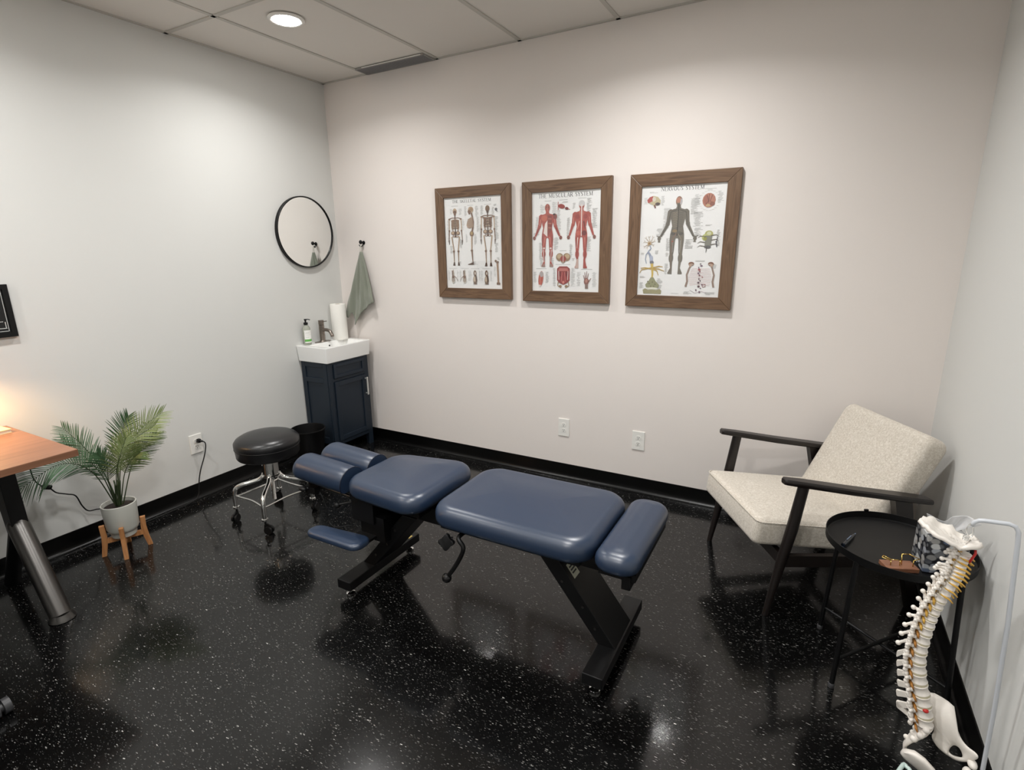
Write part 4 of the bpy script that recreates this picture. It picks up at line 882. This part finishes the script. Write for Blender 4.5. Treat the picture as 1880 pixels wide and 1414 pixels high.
# ---------------------------------------------------------------- side table and things on it
TCX, TCY, TR, TZ = 3.722, -1.072, .222, .520
def side_table():
    t = thing('tray_table', 'round black metal tray side table beside the lounge chair', 'side table', (TCX, TCY, 0))
    b = new_bm(); loft(b, [[Vector((r*cos(2*pi*k/72), r*sin(2*pi*k/72), z)) for k in range(72)] for r, z in ((.01, TZ-.018), (TR-.006, TZ-.018), (TR-.001, TZ-.014), (TR, TZ+.012), (TR-.0025, TZ+.012), (TR-.004, TZ-.012), (TR-.010, TZ-.0155), (.01, TZ-.0155))]); link('tray', b, M_black, t, smooth=True, sharp=40)
    for k, a in enumerate((-129, -39, 51, 141)):
        d = Vector((cos(radians(a)), sin(radians(a)), 0)); b = new_bm(); r = TR-.016
        tube(b, [d*(r+.030*(1-z/.5))+Vector((0, 0, z)) for z in (.004, .2, .46, TZ-.017)], .0085, 12); lg = link('leg', b, M_black, t, smooth=True, sharp=60)
        b = new_bm(); lathe(b, [(.010, 0), (.0105, .002), (.0105, .016), (.009, .018)], d*(r+.030), 14); link('foot_cap', b, mat('grey_cap', srgb(60, 60, 62), .4), lg, smooth=True, sharp=40)
    for s_, z in ((1, .115), (-1, .105)):
        b = new_bm(); d = Vector((cos(radians(51 if s_ > 0 else 141)), sin(radians(51 if s_ > 0 else 141)), 0)); r = TR+.004; cyl(b, d*r+Vector((0, 0, z)), -d*r+Vector((0, 0, z)), .006, n=10); link('cross_bar', b, M_black, t, smooth=True, sharp=50)
    b = new_bm(); a = radians(112); d = Vector((cos(a), sin(a), 0)); tan = Vector((-d.y, d.x, 0))
    box(b, d*(TR-.001)+Vector((0, 0, TZ+.015)), (.016, .008, .010), rot=Matrix.Rotation(a+pi/2, 3, 'Z'), bevel=.002)
    link('latch', b, M_black, t)
side_table()
TT_Z = TZ-.0155
t = thing('pen', 'black pen with silver clip lying on the round black tray', 'pen', (3.573, -1.108, TT_Z+.0085), math.atan2(.122, .046))
b = new_bm(); cyl(b, (-.052, 0, 0), (.022, 0, 0), .0078, n=14); cyl(b, (.022, 0, 0), (.05, 0, 0), .0068, .006, 14); cyl(b, (.05, 0, 0), (.064, 0, 0), .004, .0012, 12); link('barrel', b, mat('pen_black', srgb(22, 24, 30), .15), t, smooth=True, sharp=40)
b = new_bm(); box(b, (.0, 0, .0092), (.042, .0036, .0014)); cyl(b, (-.056, 0, 0), (-.050, 0, 0), .0055, n=14); cyl(b, (.058, 0, 0), (.066, 0, 0), .0026, n=10); link('clip', b, mat('blue_grey_metal', srgb(130, 150, 180), .2, metal=1), t, smooth=True, sharp=40)

def card_holder():
    t = thing('card_holder', 'empty business card holder with gold wire on a small walnut block on the tray', 'card holder', (3.710, -1.221, TT_Z+.0003), math.atan2(.046, .112))
    b = new_bm(); box(b, (0, 0, .007), (.098, .052, .014), bevel=.0012); link('base_block', b, M_hold, t)
    b = new_bm(); r = .0016
    z0, z1, z2 = .012, .040, .046
    front = [(-.030, -.006, z0), (-.030, -.006, .030), (-.052, .006, .034), (-.046, .012, .037), (-.028, -.004, .033), (-.002, -.006, .033), (-.002, -.006, z0)]
    back = [(.006, -.002, z0), (.006, .004, z2+.004), (.028, .006, z2+.004), (.056, -.006, .040), (.036, -.010, .036), (.036, -.010, z0)]
    for w in (front, back):
        for p, q in zip(w, w[1:]): cyl(b, p, q, r, n=8)
        for p in w: sphere(b, p, r, seg=8)
    link('wire', b, M_brass, t, smooth=True)
card_holder()

def tissue():
    m = mat('pebble_print', srgb(90, 92, 96), .35); n = NT(m); tc = n.n('TexCoord'); mp = n.n('Mapping'); mp.inputs['Scale'].default_value = (1, 1, 1.35)
    v = n.n('TexVoronoi', i_Scale=42, i_Randomness=.9); v.feature = 'F1'; nz = n.n('TexNoise', i_Scale=25)
    n.l(tc.outputs['Object'], mp.inputs['Vector']); n.l(mp.outputs[0], v.inputs['Vector']); sep = n.n('SeparateColor'); n.l(v.outputs['Color'], sep.inputs[0])
    d = v.outputs['Distance']; stone = n.ramp(sep.outputs[0], [(0, srgb(64, 68, 76)), (.35, srgb(112, 113, 114)), (.55, srgb(146, 145, 142)), (.8, srgb(190, 192, 192)), (1, srgb(60, 76, 104))])
    edge = n.ramp(d, [(.0, (0, 0, 0, 1)), (.52, (0, 0, 0, 1)), (.66, (1, 1, 1, 1))]); n.l(n.mix(edge, stone, srgb(22, 24, 30)), n.b.inputs['Base Color'])
    t = thing('tissue_box', 'cube tissue box printed with grey pebbles on the tray by the spine model', 'tissue box', (3.822, -1.148, TT_Z), radians(8))
    b = new_bm(); box(b, (0, 0, .066), (.112, .112, .130), bevel=.0015, seg=1); link('box', b, m, t)
    b = new_bm(); prism(b, [(.034*cos(a), .022*sin(a)) for a in [2*pi*k/24 for k in range(24)]], .1312, .1320, lambda u, v, w: (u, v, w)); link('opening', b, mat('slot_film', srgb(200, 204, 206), .2), t)
    tm = mat('tissue_paper', srgb(244, 244, 245), .8, spec=.1); tm.node_tree.nodes['Principled BSDF'].inputs['Alpha'].default_value = .72
    b = new_bm(); N = 14; V = []
    for j in range(N+1):
        row = []
        for i in range(N+1):
            u, v_ = i/N, j/N; w = .020+.048*v_**.7; x = -w+2*w*u; y = .010*sin(u*9+v_*2)*(.3+v_)+.006*sin(u*17); z = .131+.062*v_*(1-.30*abs(u-.35))-.012*v_*v_*sin(u*6)
            row.append(b.verts.new((x+.012*v_, y-.018*v_*v_, z)))
        V.append(row)
    for j in range(N):
        for i in range(N): b.faces.new((V[j][i], V[j][i+1], V[j+1][i+1], V[j+1][i]))
    o = link('tissue', b, tm, t, smooth=True); sd = o.modifiers.new('th', 'SOLIDIFY'); sd.thickness = .0006
tissue()

# ---------------------------------------------------------------- spine model on its stand
SP = Vector((3.77, -1.58, 0)); LA = Vector((.970, -.242, 0)).normalized(); DE = Vector((LA.y, -LA.x, 0)) * -1   # lateral (toward the front of the body) and depth away from the viewer
def S3(a, z, d=0): return SP + LA*a + DE*d + Vector((0, 0, z))
def interp(L, x):
    if x <= 0: return L[0]
    if x >= len(L)-1: return L[-1]
    i = int(x); k = x-i; return tuple(a+(b_-a)*k for a, b_ in zip(L[i], L[i+1]))
def spine():
    t = thing('spine_model', 'white anatomical spine and pelvis model with yellow nerves hanging from its stand', 'spine model', tuple(S3(0, .10)))
    off = -Vector(t.location)
    ant = [(.022, .775), (.020, .762), (.017, .749), (.016, .736), (.016, .723), (.015, .711), (.013, .699), (.008, .682), (.003, .663), (-.003, .642), (-.008, .621), (-.012, .600), (-.016, .580), (-.018, .560), (-.020, .538), (-.022, .512), (-.023, .483), (-.024, .453), (-.022, .423), (-.017, .393), (-.010, .362), (0, .331), (.008, .299), (.016, .266), (.021, .235)]
    pos = [(-.018, .762), (-.020, .752), (-.022, .742), (-.024, .731), (-.027, .720), (-.030, .712), (-.030, .707), (-.034, .695), (-.040, .683), (-.047, .659), (-.055, .634), (-.061, .608), (-.068, .577), (-.074, .550), (-.079, .516), (-.083, .485), (-.086, .453), (-.085, .416), (-.081, .387), (-.076, .359), (-.071, .327), (-.069, .294), (-.064, .258)]
    nb = 24
    for i in range(nb):
        x = i*(len(ant)-2)/(nb-1); A = interp(ant, x); A2 = interp(ant, x+1); Pq = interp(pos, min(x, len(pos)-1))
        up = Vector((A[0]-A2[0], A[1]-A2[1])); h = up.length*.5; up.normalize()
        f = i/(nb-1); bw = .0105+.011*f+(.003 if i < 6 else 0); bd = .011+.012*f+(.004 if i < 6 else 0)            # half width (lateral) and half depth of the body
        back = Vector((-up.y, up.x)); back = back if back.x < 0 else -back
        c = Vector((A[0], A[1]))*.5+Vector((A2[0], A2[1]))*.5+back*bw
        def pt(q, d): return S3(q.x, q.y, d)+off
        b = new_bm(); rings = []
        for k, (zz, s_) in enumerate(((-.80, .93), (-.72, 1.0), (-.45, .90), (0, .82), (.45, .90), (.72, 1.0), (.80, .93))):
            rings.append([pt(c+up*h*zz+back*(-cos(a)*bw*s_), sin(a)*bd*s_) for a in [2*pi*q/18 for q in range(18)]])
        loft(b, rings)
        # arch, spinous and transverse processes
        a0 = c+back*bw*.9; tip = Vector(Pq)+Vector((-.005 if i > 6 else 0, 0)); 
        if i < 6: tip = c+back*(bw+.020+.0015*i)+up*(-.003)
        mid = a0+back*(.012+.004*f)
        for sd in (-1, 1): tube(b, [pt(a0, sd*bd*.55), pt((a0+mid)/2, sd*(bd*.75)), pt(mid, 0)], .0042+.002*f, 8)
        rt = .0028+.0012*f
        if i < 17: tube(b, smooth_path([pt(mid, 0), pt(mid+(tip-mid)*.55+up*.001, 0), pt(tip, 0)], 3), 0, 8, radii=[rt*1.6]*2+[rt*1.2]*2+[rt*1.15]*2+[rt*1.5])
        else: loft(b, [[pt(mid+(tip-mid)*k_+up*h*v_*s_, w_*.0035) for v_, w_ in ((-.5, -1), (.55, -1), (.55, 1), (-.5, 1))] for k_, s_ in ((0, .8), (.5, .95), (.9, 1.1), (1, .8))])
        if i < 17: sphere(b, pt(tip, 0), rt*1.9, (1, 1, 1), 10)
        tl = (.013+.006*sin(pi*min(1, i/20))) if 6 < i < 19 else (.013 if i <= 6 else .020)
        for sd in (-1, 1):
            e = mid+back*(-.002 if 6 < i < 19 else -.006)+up*.004
            tube(b, [pt(a0+back*.004, sd*bd*.5), pt((a0+e)/2+up*.002, sd*(bd*.5+tl*.5)), pt(e, sd*(bd*.45+tl))], 0, 8, radii=[.0046+.001*f, .0038, .0044 if 6 < i < 18 else .0030])
            if 6 < i < 18: sphere(b, pt(e, sd*(bd*.45+tl)), .0046, (1, 1, 1), 10)
            sphere(b, pt(a0+back*.009+up*h*.7, sd*(bd*.62)), .0050+.002*f, (1, 1, 1.2), 8); sphere(b, pt(a0+back*.011-up*h*.8, sd*(bd*.62)), .0048+.002*f, (1, 1, 1.2), 8)
        v = link('vertebra', b, M_bone, t, smooth=True, sharp=60)
        # disc below
        if i < nb-1:
            b = new_bm(); c2 = c-up*h
            loft(b, [[pt(c2+up*h*zz+back*(-cos(a)*bw*.95*s_), sin(a)*bd*.95*s_) for a in [2*pi*q/16 for q in range(16)]] for zz, s_ in ((-.24, .96), (0, 1.02), (.24, .96))]); link('disc', b, M_disc, t, smooth=True, sharp=60)
        # nerve roots
        b = new_bm(); q0 = a0-up*h*.9
        for sd in (-1, 1):
            if i < 9: tube(b, [pt(c-up*h*.9+back*bw*.5, sd*bd*.75), pt(c-up*h*.9-back*bw*.2, sd*(bd*1.0)), pt(c-up*(h*.9+.001)-back*bw*.9, sd*(bd*.95)), pt(c-up*(h*.9+.007)-back*(bw+.009), sd*(bd*.9))], 0, 7, radii=[.0022, .0026, .0024, .0019])
            else: tube(b, [pt(q0+back*.001, sd*bd*.3), pt(q0-back*.003-up*.004, sd*bd*1.02), pt(q0-back*.006-up*.014, sd*(bd*1.08))], 0, 7, radii=[.0035, .0034, .0018])
        link('nerve_root', b, M_nerve if i < 14 else M_brownseal, t, smooth=True)
    b = new_bm(); P = []
    for i in range(0, 48): 
        x = i/47*(len(ant)-2); A = interp(ant, x); A2 = interp(ant, x+1); up = Vector((A[0]-A2[0], A[1]-A2[1])).normalized(); back = Vector((-up.y, up.x)); back = back if back.x < 0 else -back; f = i/47
        q = Vector(A)+back*(2*(.0105+.011*f)+.004); P.append(S3(q.x, q.y)+off)
    tube(b, P, .0042, 8); link('spinal_cord', b, M_nerve, t, smooth=True)
    b = new_bm(); tube(b, [S3(.024, .800, -.010)+off, S3(.026, .788, -.013)+off, S3(.022, .774, -.014)+off, S3(.018, .760, -.014)+off], .0030, 8); link('artery', b, M_red, t, smooth=True)
    b = new_bm(); sphere(b, S3(-.004, .291, -.018)+off, .0075, (1, 1, .8), 12); link('bulging_disc', b, M_red, t, smooth=True)
    # occipital plate: curved bowl floor of the skull
    b = new_bm(); N = 22; Mr = 10; G = []
    rim = [(.034, .0), (.026, .022), (.004, .034), (-.020, .040), (-.050, .040), (-.078, .030), (-.094, .008), (-.092, -.014), (-.076, -.034), (-.050, -.044), (-.020, -.044), (.004, -.036), (.026, -.024)]
    rim = [(p[0], p[1]) for p in [(v.x, v.y) for v in smooth_path([(a, d, 0) for a, d in rim], 3, closed=True)]]
    def hz(a, r):  # height of the plate: low at the spine, rising to the back edge and at the rim
        return .800+.0 + max(0, -a)*.34 + .010*r*r + (.006 if a > .01 else 0)
    cen = (-.018, 0)
    for j in range(Mr+1):
        r = .12+.88*j/Mr; row = []
        for k, (a, d) in enumerate(rim):
            aa, dd = cen[0]+(a-cen[0])*r, cen[1]+(d-cen[1])*r
            jit = .0025*sin(k*2.7)*(j == Mr)+.0016*sin(k*1.9+j*1.3)
            row.append(S3(aa, hz(aa, r)+jit+.004*sin(aa*150)*(j > 4)*(1 if d > 0 else .4), dd)+off)
        G.append(row)
    loft(b, G, cap=False); o = link('occipital_plate', b, M_bone, t, smooth=True); sd = o.modifiers.new('th', 'SOLIDIFY'); sd.thickness = .010; sd.offset = -1
    # sacrum
    b = new_bm(); sp = [(.010, .232, .020), (.000, .212, .026), (-.012, .190, .024), (-.024, .166, .018), (-.032, .142, .012), (-.032, .120, .007)]
    loft(b, [[S3(a-.010*cos(q)*(w/.02)+.0, z, w*1.1*sin(q))+off for q in [2*pi*k/16 for k in range(16)]] for a, z, w in sp])
    for a, z, w in sp[:4]: sphere(b, S3(a-.010, z, 0)+off, .0065, (1, 1, 1.1), 10)
    for a, z, w in sp[:3]:
        for s_ in (-1, 1): sphere(b, S3(a-.004, z, s_*w*.95)+off, .0095, (1, 1, 1.0), 10)
    link('sacrum', b, M_bone, t, smooth=True, sharp=70)
    # hip bones: thick curved plates, far and near
    far = [(-.004, .338), (.018, .338), (.036, .334), (.052, .325), (.064, .316), (.061, .304), (.058, .296), (.064, .284), (.066, .270), (.072, .252), (.082, .234), (.096, .221), (.114, .214), (.120, .203), (.112, .186), (.098, .170), (.080, .160), (.060, .163), (.040, .172), (.028, .184), (.020, .200), (.022, .222), (.016, .244), (-.008, .262), (-.018, .285), (-.016, .312)]
    hole = [(.062, .178), (.064, .194), (.070, .205), (.080, .204), (.088, .192), (.090, .180), (.080, .174), (.070, .172)]
    def plate(sgn, depth, tf):
        b = new_bm(); segs = 10
        hr = [(v.x, v.y) for v in smooth_path([(a, z, 0) for a, z in hole], 4, closed=True)]
        orr = [(v.x, v.y) for v in smooth_path([(a, z, 0) for a, z in far], 3, closed=True)]
        hc = (.077, .189); n = 72
        def ray(poly, ang):
            best = 0; dx, dy = cos(ang), sin(ang)
            for (x0, y0), (x1, y1) in zip(poly, poly[1:]+poly[:1]):
                ex, ey = x1-x0, y1-y0; den = dx*ey-dy*ex
                if abs(den) < 1e-12: continue
                tt = ((x0-hc[0])*ey-(y0-hc[1])*ex)/den; uu = ((x0-hc[0])*dy-(y0-hc[1])*dx)/den
                if tt > 0 and 0 <= uu <= 1: best = max(best, tt)
            return best
        def dep(a, z):  # flare of the wing and swing of the pubis to the midline
            w = max(0, (z-.23)/.11); p = max(0, (a-.05)/.07)
            return sgn*(.034+.030*w*w+.010*w - .028*p*p*(1 if z < .25 else 0) - .010*max(0, (.20-z)/.06)*(a < .06))
        rings = []
        for q in range(segs+1):
            k = q/segs; row = []
            for j in range(n):
                ang = 2*pi*j/n; r0, r1 = ray(hr, ang), ray(orr, ang); r = r0+(r1-r0)*k; a, z = hc[0]+r*cos(ang), hc[1]+r*sin(ang)
                th = (.006*(sin(pi*min(1, max(0, k)))**.5)+.001) if k not in (0, 1) else .0008
                row.append((a, z, dep(a, z), th))
            rings.append(row)
        fr = [[tf(a, z, d+th)+off for a, z, d, th in row] for row in rings]; bk = [[tf(a, z, d-th)+off for a, z, d, th in row] for row in rings][::-1]
        loft(b, fr+bk, cap=False, closed=True); return link('hip_bone', b, M_bone, t, smooth=True)
    # the pelvis is tipped forward and turned, so the near half shows low and in front
    plate(1, .04, lambda a, z, d: S3(a, z-.72*d+.004, d))
    b = new_bm(); rings = []
    for a, z, r1, r2, dz in ((-.033, .148, .004, .010, 0), (-.030, .147, .012, .020, 0), (-.018, .144, .0175, .026, .002), (.004, .136, .0185, .026, .002), (.028, .124, .0165, .022, 0), (.052, .110, .013, .017, -.004), (.076, .096, .0125, .014, -.006), (.094, .088, .015, .014, 0), (.106, .092, .010, .012, 0), (.110, .094, .003, .005, 0)):
        row = []
        for q in range(20):
            t_ = 2*pi*q/20; u_, v_ = cos(t_), sin(t_); dish = .006*(1-u_*u_) if v_ < 0 else 0
            row.append(S3(a+u_*r1*.75, z+u_*r1*1.35+dz, -.040+v_*r2*.75+dish-.010*u_)+off)
        rings.append(row)
    loft(b, rings); link('hip_bone', b, M_bone, t, smooth=True)
    b = new_bm(); sphere(b, S3(.112, .172, .010)+off, .011, (1, 1.6, .9), 14); sphere(b, S3(.108, .146, -.006)+off, .013, (1, 1.8, 1.2), 14); link('pubic_joint', b, M_bone, t, smooth=True)
    return t
spine()
def stand():
    M = mat('white_coated_rod', srgb(196, 200, 206), .35)
    t = thing('model_stand', 'pale grey bent metal rod stand holding up the spine model', 'display stand', tuple(S3(.125, 0)))
    off = -Vector(t.location)
    b = new_bm(); P = [S3(.140, .012, .02), S3(.138, .05, .02), S3(.128, .35, .012), S3(.113, .62, 0), S3(.096, .84, 0), S3(.093, .868, 0), S3(.086, .880, 0), S3(.074, .883, 0), S3(.030, .876, 0), S3(.020, .873, 0), S3(.012, .866, 0), S3(.008, .855, 0)]
    tube(b, [p+off for p in P], .0052, 14); link('upright_rod', b, M, t, smooth=True)
    b = new_bm(); tube(b, smooth_path([S3(.009, .860, 0)+off, S3(.004, .858, -.004)+off, S3(.0, .846, -.006)+off, S3(.003, .832, -.004)+off, S3(.010, .822, 0)+off, S3(.014, .834, .004)+off, S3(.012, .852, .004)+off], 6), .0016, 8)
    for k in range(3): tube(b, [S3(.002+.006*cos(a), .822-.004*k, .006*sin(a))+off for a in [2*pi*q/14 for q in range(14)]], .0014, 6, closed=True)
    link('hook', b, M_chrome, t, smooth=True)
    # base: flat bent rod loop on the floor
    M2 = mat('pale_mint_rod', srgb(196, 214, 208), .3)
    b = new_bm(); c = S3(.05, .008); loop = [S3(.140, .008, .02), S3(.150, .008, -.10), S3(.120, .008, -.24), S3(.02, .008, -.25), S3(-.055, .008, -.16), S3(-.032, .008, .052), S3(-.018, .008, .066), S3(-.004, .008, .052), S3(.05, .008, -.02)]
    tube(b, [p+off for p in smooth_path(loop, 5, closed=True)], .006, 10, closed=True); link('base_loop', b, M2, t, smooth=True)
stand()

# ---------------------------------------------------------------- desk group
def desk():
    t = thing('desk', 'walnut topped desk with dark steel legs at the left edge', 'desk', (.36, -2.94, 0))
    y1 = -2.232; y0 = -3.66; L = y1-y0; yc = (y0+y1)/2
    b = new_bm(); box(b, (.0, yc+2.94, .735), (.70, L, .030), bevel=.002); link('desktop', b, M_desk, t)
    for ye in (-2.385, -3.50):
        yl = ye+2.94
        b = new_bm(); prism(b, [(-.085, .72), (.035, .72), (.055, .36), (-.02, .33)], yl-.03, yl+.03, lambda u, v, w: (u-.005, w, v), bevel=.004); link('post', b, M_black, t)
        b = new_bm(); tube(b, [(.020, yl, .385), (.265, yl-.008, .012)], .040, 24); sphere(b, (.020, yl, .385), .040, seg=20); lg = link('leg', b, M_steel, t, smooth=True, sharp=50)
        b = new_bm(); lathe(b, [(.046, 0), (.050, .003), (.048, .008), (.043, .016), (.036, .03)], (.272, yl-.008, 0), 28); link('foot_flange', b, M_steel, lg, smooth=True, sharp=50)
        b = new_bm(); tube(b, [(.0, yl, .37), (-.245, yl, .012)], .030, 20); link('leg', b, M_black, t, smooth=True, sharp=50)
    b = new_bm(); box(b, (-.03, yc+2.94, .695), (.05, 1.06, .03)); link('under_rail', b, M_black, t)
desk()
t = thing('book', 'cream covered book on the back corner of the walnut desk', 'book', (.100, -2.330, .750), radians(4))
b = new_bm(); box(b, (0, 0, .0015), (.15, .12, .003)); box(b, (0, 0, .0165), (.15, .12, .003)); box(b, (-.0735, 0, .009), (.003, .12, .014)); link('cover', b, mat('cream_cover', srgb(226, 206, 160), .5), t)
b = new_bm(); box(b, (.001, 0, .009), (.144, .114, .0125)); link('pages', b, mat('page_edges', srgb(214, 204, 184), .8), t)
def lamp():
    LX, LY = .18, -2.485
    t = thing('desk_lamp', 'desk lamp with a warm bulb and pale drum shade standing on the desk', 'lamp', (LX, LY, .750))
    b = new_bm(); lathe(b, [(.05, 0), (.05, .010), (.042, .014), (.009, .018), (.008, .27)], n=28); link('base', b, M_brass, t, smooth=True, sharp=40)
    b = new_bm(); loft(b, [[Vector((r*cos(2*pi*k/36), r*sin(2*pi*k/36), z)) for k in range(36)] for r, z in ((.095, .27), (.080, .43), (.079, .43), (.094, .27))], cap=False, closed=True); link('shade', b, mat('linen_shade', srgb(240, 220, 185), .8, trans=.5), t, smooth=True, sharp=40)
    b = new_bm(); cyl(b, (0, 0, .426), (0, 0, .429), .0785, n=36); link('added_light_cap', b, mat('light_cap_linen', srgb(228, 210, 178), .9), t)  # cap added to stop the lamp's light reaching the ceiling
    b = new_bm(); sphere(b, (0, 0, .315), .028, seg=18); link('bulb', b, mat('warm_bulb', (1, .7, .35, 1), .5, emit=(1, .60, .26, 1), estr=BULB), t, smooth=True)
BULB = 430
lamp()
def office_chair():
    cx, cy = 1.000, -3.080
    t = thing('office_chair', 'black office chair caster at the lower left edge of the floor', 'office chair', (cx, cy, 0))
    base_a = math.atan2(-2.745-cy, 1.055-cx)
    for k in range(5):
        a = base_a+2*pi*k/5; d = Vector((cos(a), sin(a), 0)); b = new_bm(); loft(b, [[d*r+Vector((-d.y*w*s_, d.x*w*s_, z+zz)) for s_, zz in ((-1, 0), (1, 0), (1, hgt), (-1, hgt))] for r, z, w, hgt in ((.03, .075, .03, .05), (.33, .062, .016, .022))]); ar = link('base_arm', b, mat('chair_plastic', srgb(30, 30, 32), .4), t)
        c = d*.345+Vector((0, 0, .028)); r2 = Matrix.Rotation(a+radians(100), 3, 'Z'); ax = r2 @ Vector((0, 1, 0)); b = new_bm()
        for s_ in (-1, 1): cyl(b, c+ax*s_*.006, c+ax*s_*.026, .028, n=28)
        cyl(b, c-ax*.006, c+ax*.006, .015, n=16); cyl(b, d*.335+Vector((0, 0, .03)), d*.335+Vector((0, 0, .07)), .006, n=10); link('caster', b, mat('caster_grey', srgb(58, 58, 60), .45), ar, smooth=True, sharp=40)
    b = new_bm(); cyl(b, (0, 0, .08), (0, 0, .42), .025, n=20); link('gas_lift', b, M_black, t, smooth=True, sharp=40)
    b = new_bm(); cushion(b, .23, .23, .07, .43, .50, er=.03, crown=.01); link('seat', b, M_rubber, t, smooth=True)
    b = new_bm(); cushion(b, .23, .20, .06, -.03, .03, er=.025, crown=.01); o = link('backrest', b, M_rubber, t, smooth=True); o.data.transform(Matrix.Translation((.02, -.24, .78)) @ Matrix.Rotation(radians(80), 4, 'X') @ Matrix.Rotation(radians(90), 4, 'Z'))
    b = new_bm(); box(b, (.0, -.235, .53), (.06, .02, .30)); link('back_support', b, M_black, t)
office_chair()

# ---------------------------------------------------------------- potted palm and its stand
PX, PY = .279, -1.953
def plant_stand():
    t = thing('plant_stand', 'small oak plant stand with four flared legs under the palm pot', 'plant stand', (PX, PY, 0))
    pts = [Vector((.233, -2.05, 0)), Vector((.373, -2.006, 0)), Vector((.325, -1.856, 0)), Vector((.185, -1.90, 0))]
    c = Vector((PX, PY, 0))
    for p in pts:
        d = (p-c); r = d.length; d.normalize(); n = Vector((-d.y, d.x, 0))
        b = new_bm(); prof = [(r-.016, 0), (r+.006, 0), (r-.004, .06), (r-.010, .11), (r-.006, .172), (r-.030, .172), (r-.034, .11), (r-.028, .06)]
        prism(b, prof, -.010, .010, lambda u, v, w: d*u+n*w+Vector((0, 0, v)), bevel=.0015); link('leg', b, M_stand, t)
    for k in (0, 1):
        b = new_bm(); d = (pts[k]-c); r = d.length-.03; d.normalize(); ang = math.atan2(d.y, d.x); box(b, (0, 0, .083-.0005*k), (2*r, .020, .024), rot=Matrix.Rotation(ang, 3, 'Z')); link('cross_rail', b, M_stand, t)
plant_stand()
def palm():
    t = thing('potted_palm', 'green potted palm in a white ceramic pot at the left wall', 'potted plant', (PX, PY, .096))
    b = new_bm(); lathe(b, [(.050, 0), (.056, .002), (.058, .010), (.0585, .026), (.062, .030), (.0665, .034), (.073, .050), (.079, .175), (.079, .182), (.076, .184), (.073, .182), (.070, .150), (.01, .150)], n=48); link('pot', b, mat('pot_ceramic', srgb(196, 196, 188), .45), t, smooth=True, sharp=50)
    b = new_bm(); lathe(b, [(.0698, .150), (.0698, .162), (.04, .166), (.005, .167)], n=32); link('soil', b, mat('soil', srgb(38, 28, 24), .95, bump=(200, 1, .004)), t, smooth=True)
    A = Vector((.373, .928, 0)).normalized(); Dp = Vector((.928, -.373, 0))     # along the wall / out into the room
    cols = [mat('frond_green', srgb(98, 118, 72), .5, spec=.4), mat('frond_bright', srgb(120, 134, 84), .5, spec=.4), mat('frond_dark', srgb(56, 84, 54), .5, spec=.4), mat('frond_blue', srgb(86, 116, 86), .5, spec=.4)]
    stemm = mat('stem_green', srgb(52, 66, 38), .5)
    off = .015
    # lateral, height, out: stem base -> mid -> tip
    F = [((.00, .17, .0), (.055, .43, .03), (.150, .565, .05), (.255, .638, .06), 1, .5, .105), ((.01, .17, .0), (.03, .40, .05), (.100, .52, .09), (.215, .590, .10), 1, .6, .10),
         ((.0, .17, .0), (.04, .42, -.02), (.075, .55, -.02), (.115, .630, -.02), 2, .3, .09), ((.02, .17, 0), (.085, .36, .0), (.150, .46, .01), (.220, .525, .02), 0, .45, .085),
         ((-.01, .17, 0), (-.03, .36, .02), (-.085, .52, .03), (-.150, .638, .03), 3, .5, .095), ((-.01, .17, 0), (-.04, .34, -.01), (-.095, .46, -.02), (-.165, .560, -.03), 2, .5, .085),
         ((-.01, .17, .01), (-.08, .40, .05), (-.19, .475, .08), (-.35, .395, .09), 3, 1.0, .12), ((.0, .17, .02), (.015, .36, .08), (.045, .47, .12), (.085, .56, .12), 1, .7, .10),
         ((.01, .17, .0), (.05, .34, .03), (.09, .42, .07), (.13, .46, .10), 0, .8, .085), ((-.01, .17, .01), (-.02, .33, .06), (-.015, .43, .10), (-.04, .50, .11), 2, .7, .09)]
    for fi, (p0, p1, p2, p3, ci, droop, ll) in enumerate(F):
        def w3(p): return A*(p[0]+off*0)+Dp*p[2]+Vector((0, 0, p[1]))
        P = smooth_path([w3(p0), w3(p1), w3(p2), w3(p3)], 14)
        b = new_bm(); n = len(P); tube(b, P, 0, 6, radii=[.0032*(1-.8*i/n) for i in range(n)]); 
        s0 = int(n*.36)
        for i in range(s0, n):
            k = (i-s0)/(n-1-s0); T_ = (P[min(i+1, n-1)]-P[i-1]).normalized(); side = T_.cross((Dp+Vector((0, 0, .45))+A*(.25 if fi % 2 else -.15)).normalized()).normalized(); nrm = side.cross(T_).normalized()
            if nrm.z < 0: nrm = -nrm
            L = ll*(.55+.75*sin(pi*(.12+.80*k)))*random.uniform(.9, 1.1)*(1-.25*k)
            for s_ in (-1, 1):
                ang = radians(random.uniform(46, 56)*(1-.55*k)+4); d = (T_*cos(ang)+side*s_*sin(ang)+nrm*.25*(1-droop*.6)).normalized(); w = .0036*(1-.3*k); q = []
                for j in range(5):
                    u = j/4; c = P[i]+d*L*u+Vector((0, 0, -droop*.22*L*u*u)); ww = w*(.45+1.1*u-1.5*u*u)+.0003; wd = (T_ - d*T_.dot(d)).normalized()
                    q.append((c-wd*ww, c+wd*ww, c+nrm*-.0012*(1-u)))
                for j in range(4):
                    a, e = q[j], q[j+1]; v = [b.verts.new(x) for x in (a[0], a[2], e[2], e[0])]; f = b.faces.new(v); f.material_index = 1
                    v = [b.verts.new(x) for x in (a[2], a[1], e[1], e[2])]; f = b.faces.new(v); f.material_index = 1
        o = link('frond', b, None, t, mats=[stemm, cols[ci]])
    b = new_bm()
    for k in range(7):
        a = k*2.4; r = .012; tube(b, smooth_path([(r*cos(a), r*sin(a), .155), (r*1.3*cos(a), r*1.3*sin(a), .22), (r*2.2*cos(a+.3), r*2.2*sin(a+.3), .30)], 5), .0038, 7)
    link('stems', b, stemm, t, smooth=True)
palm()
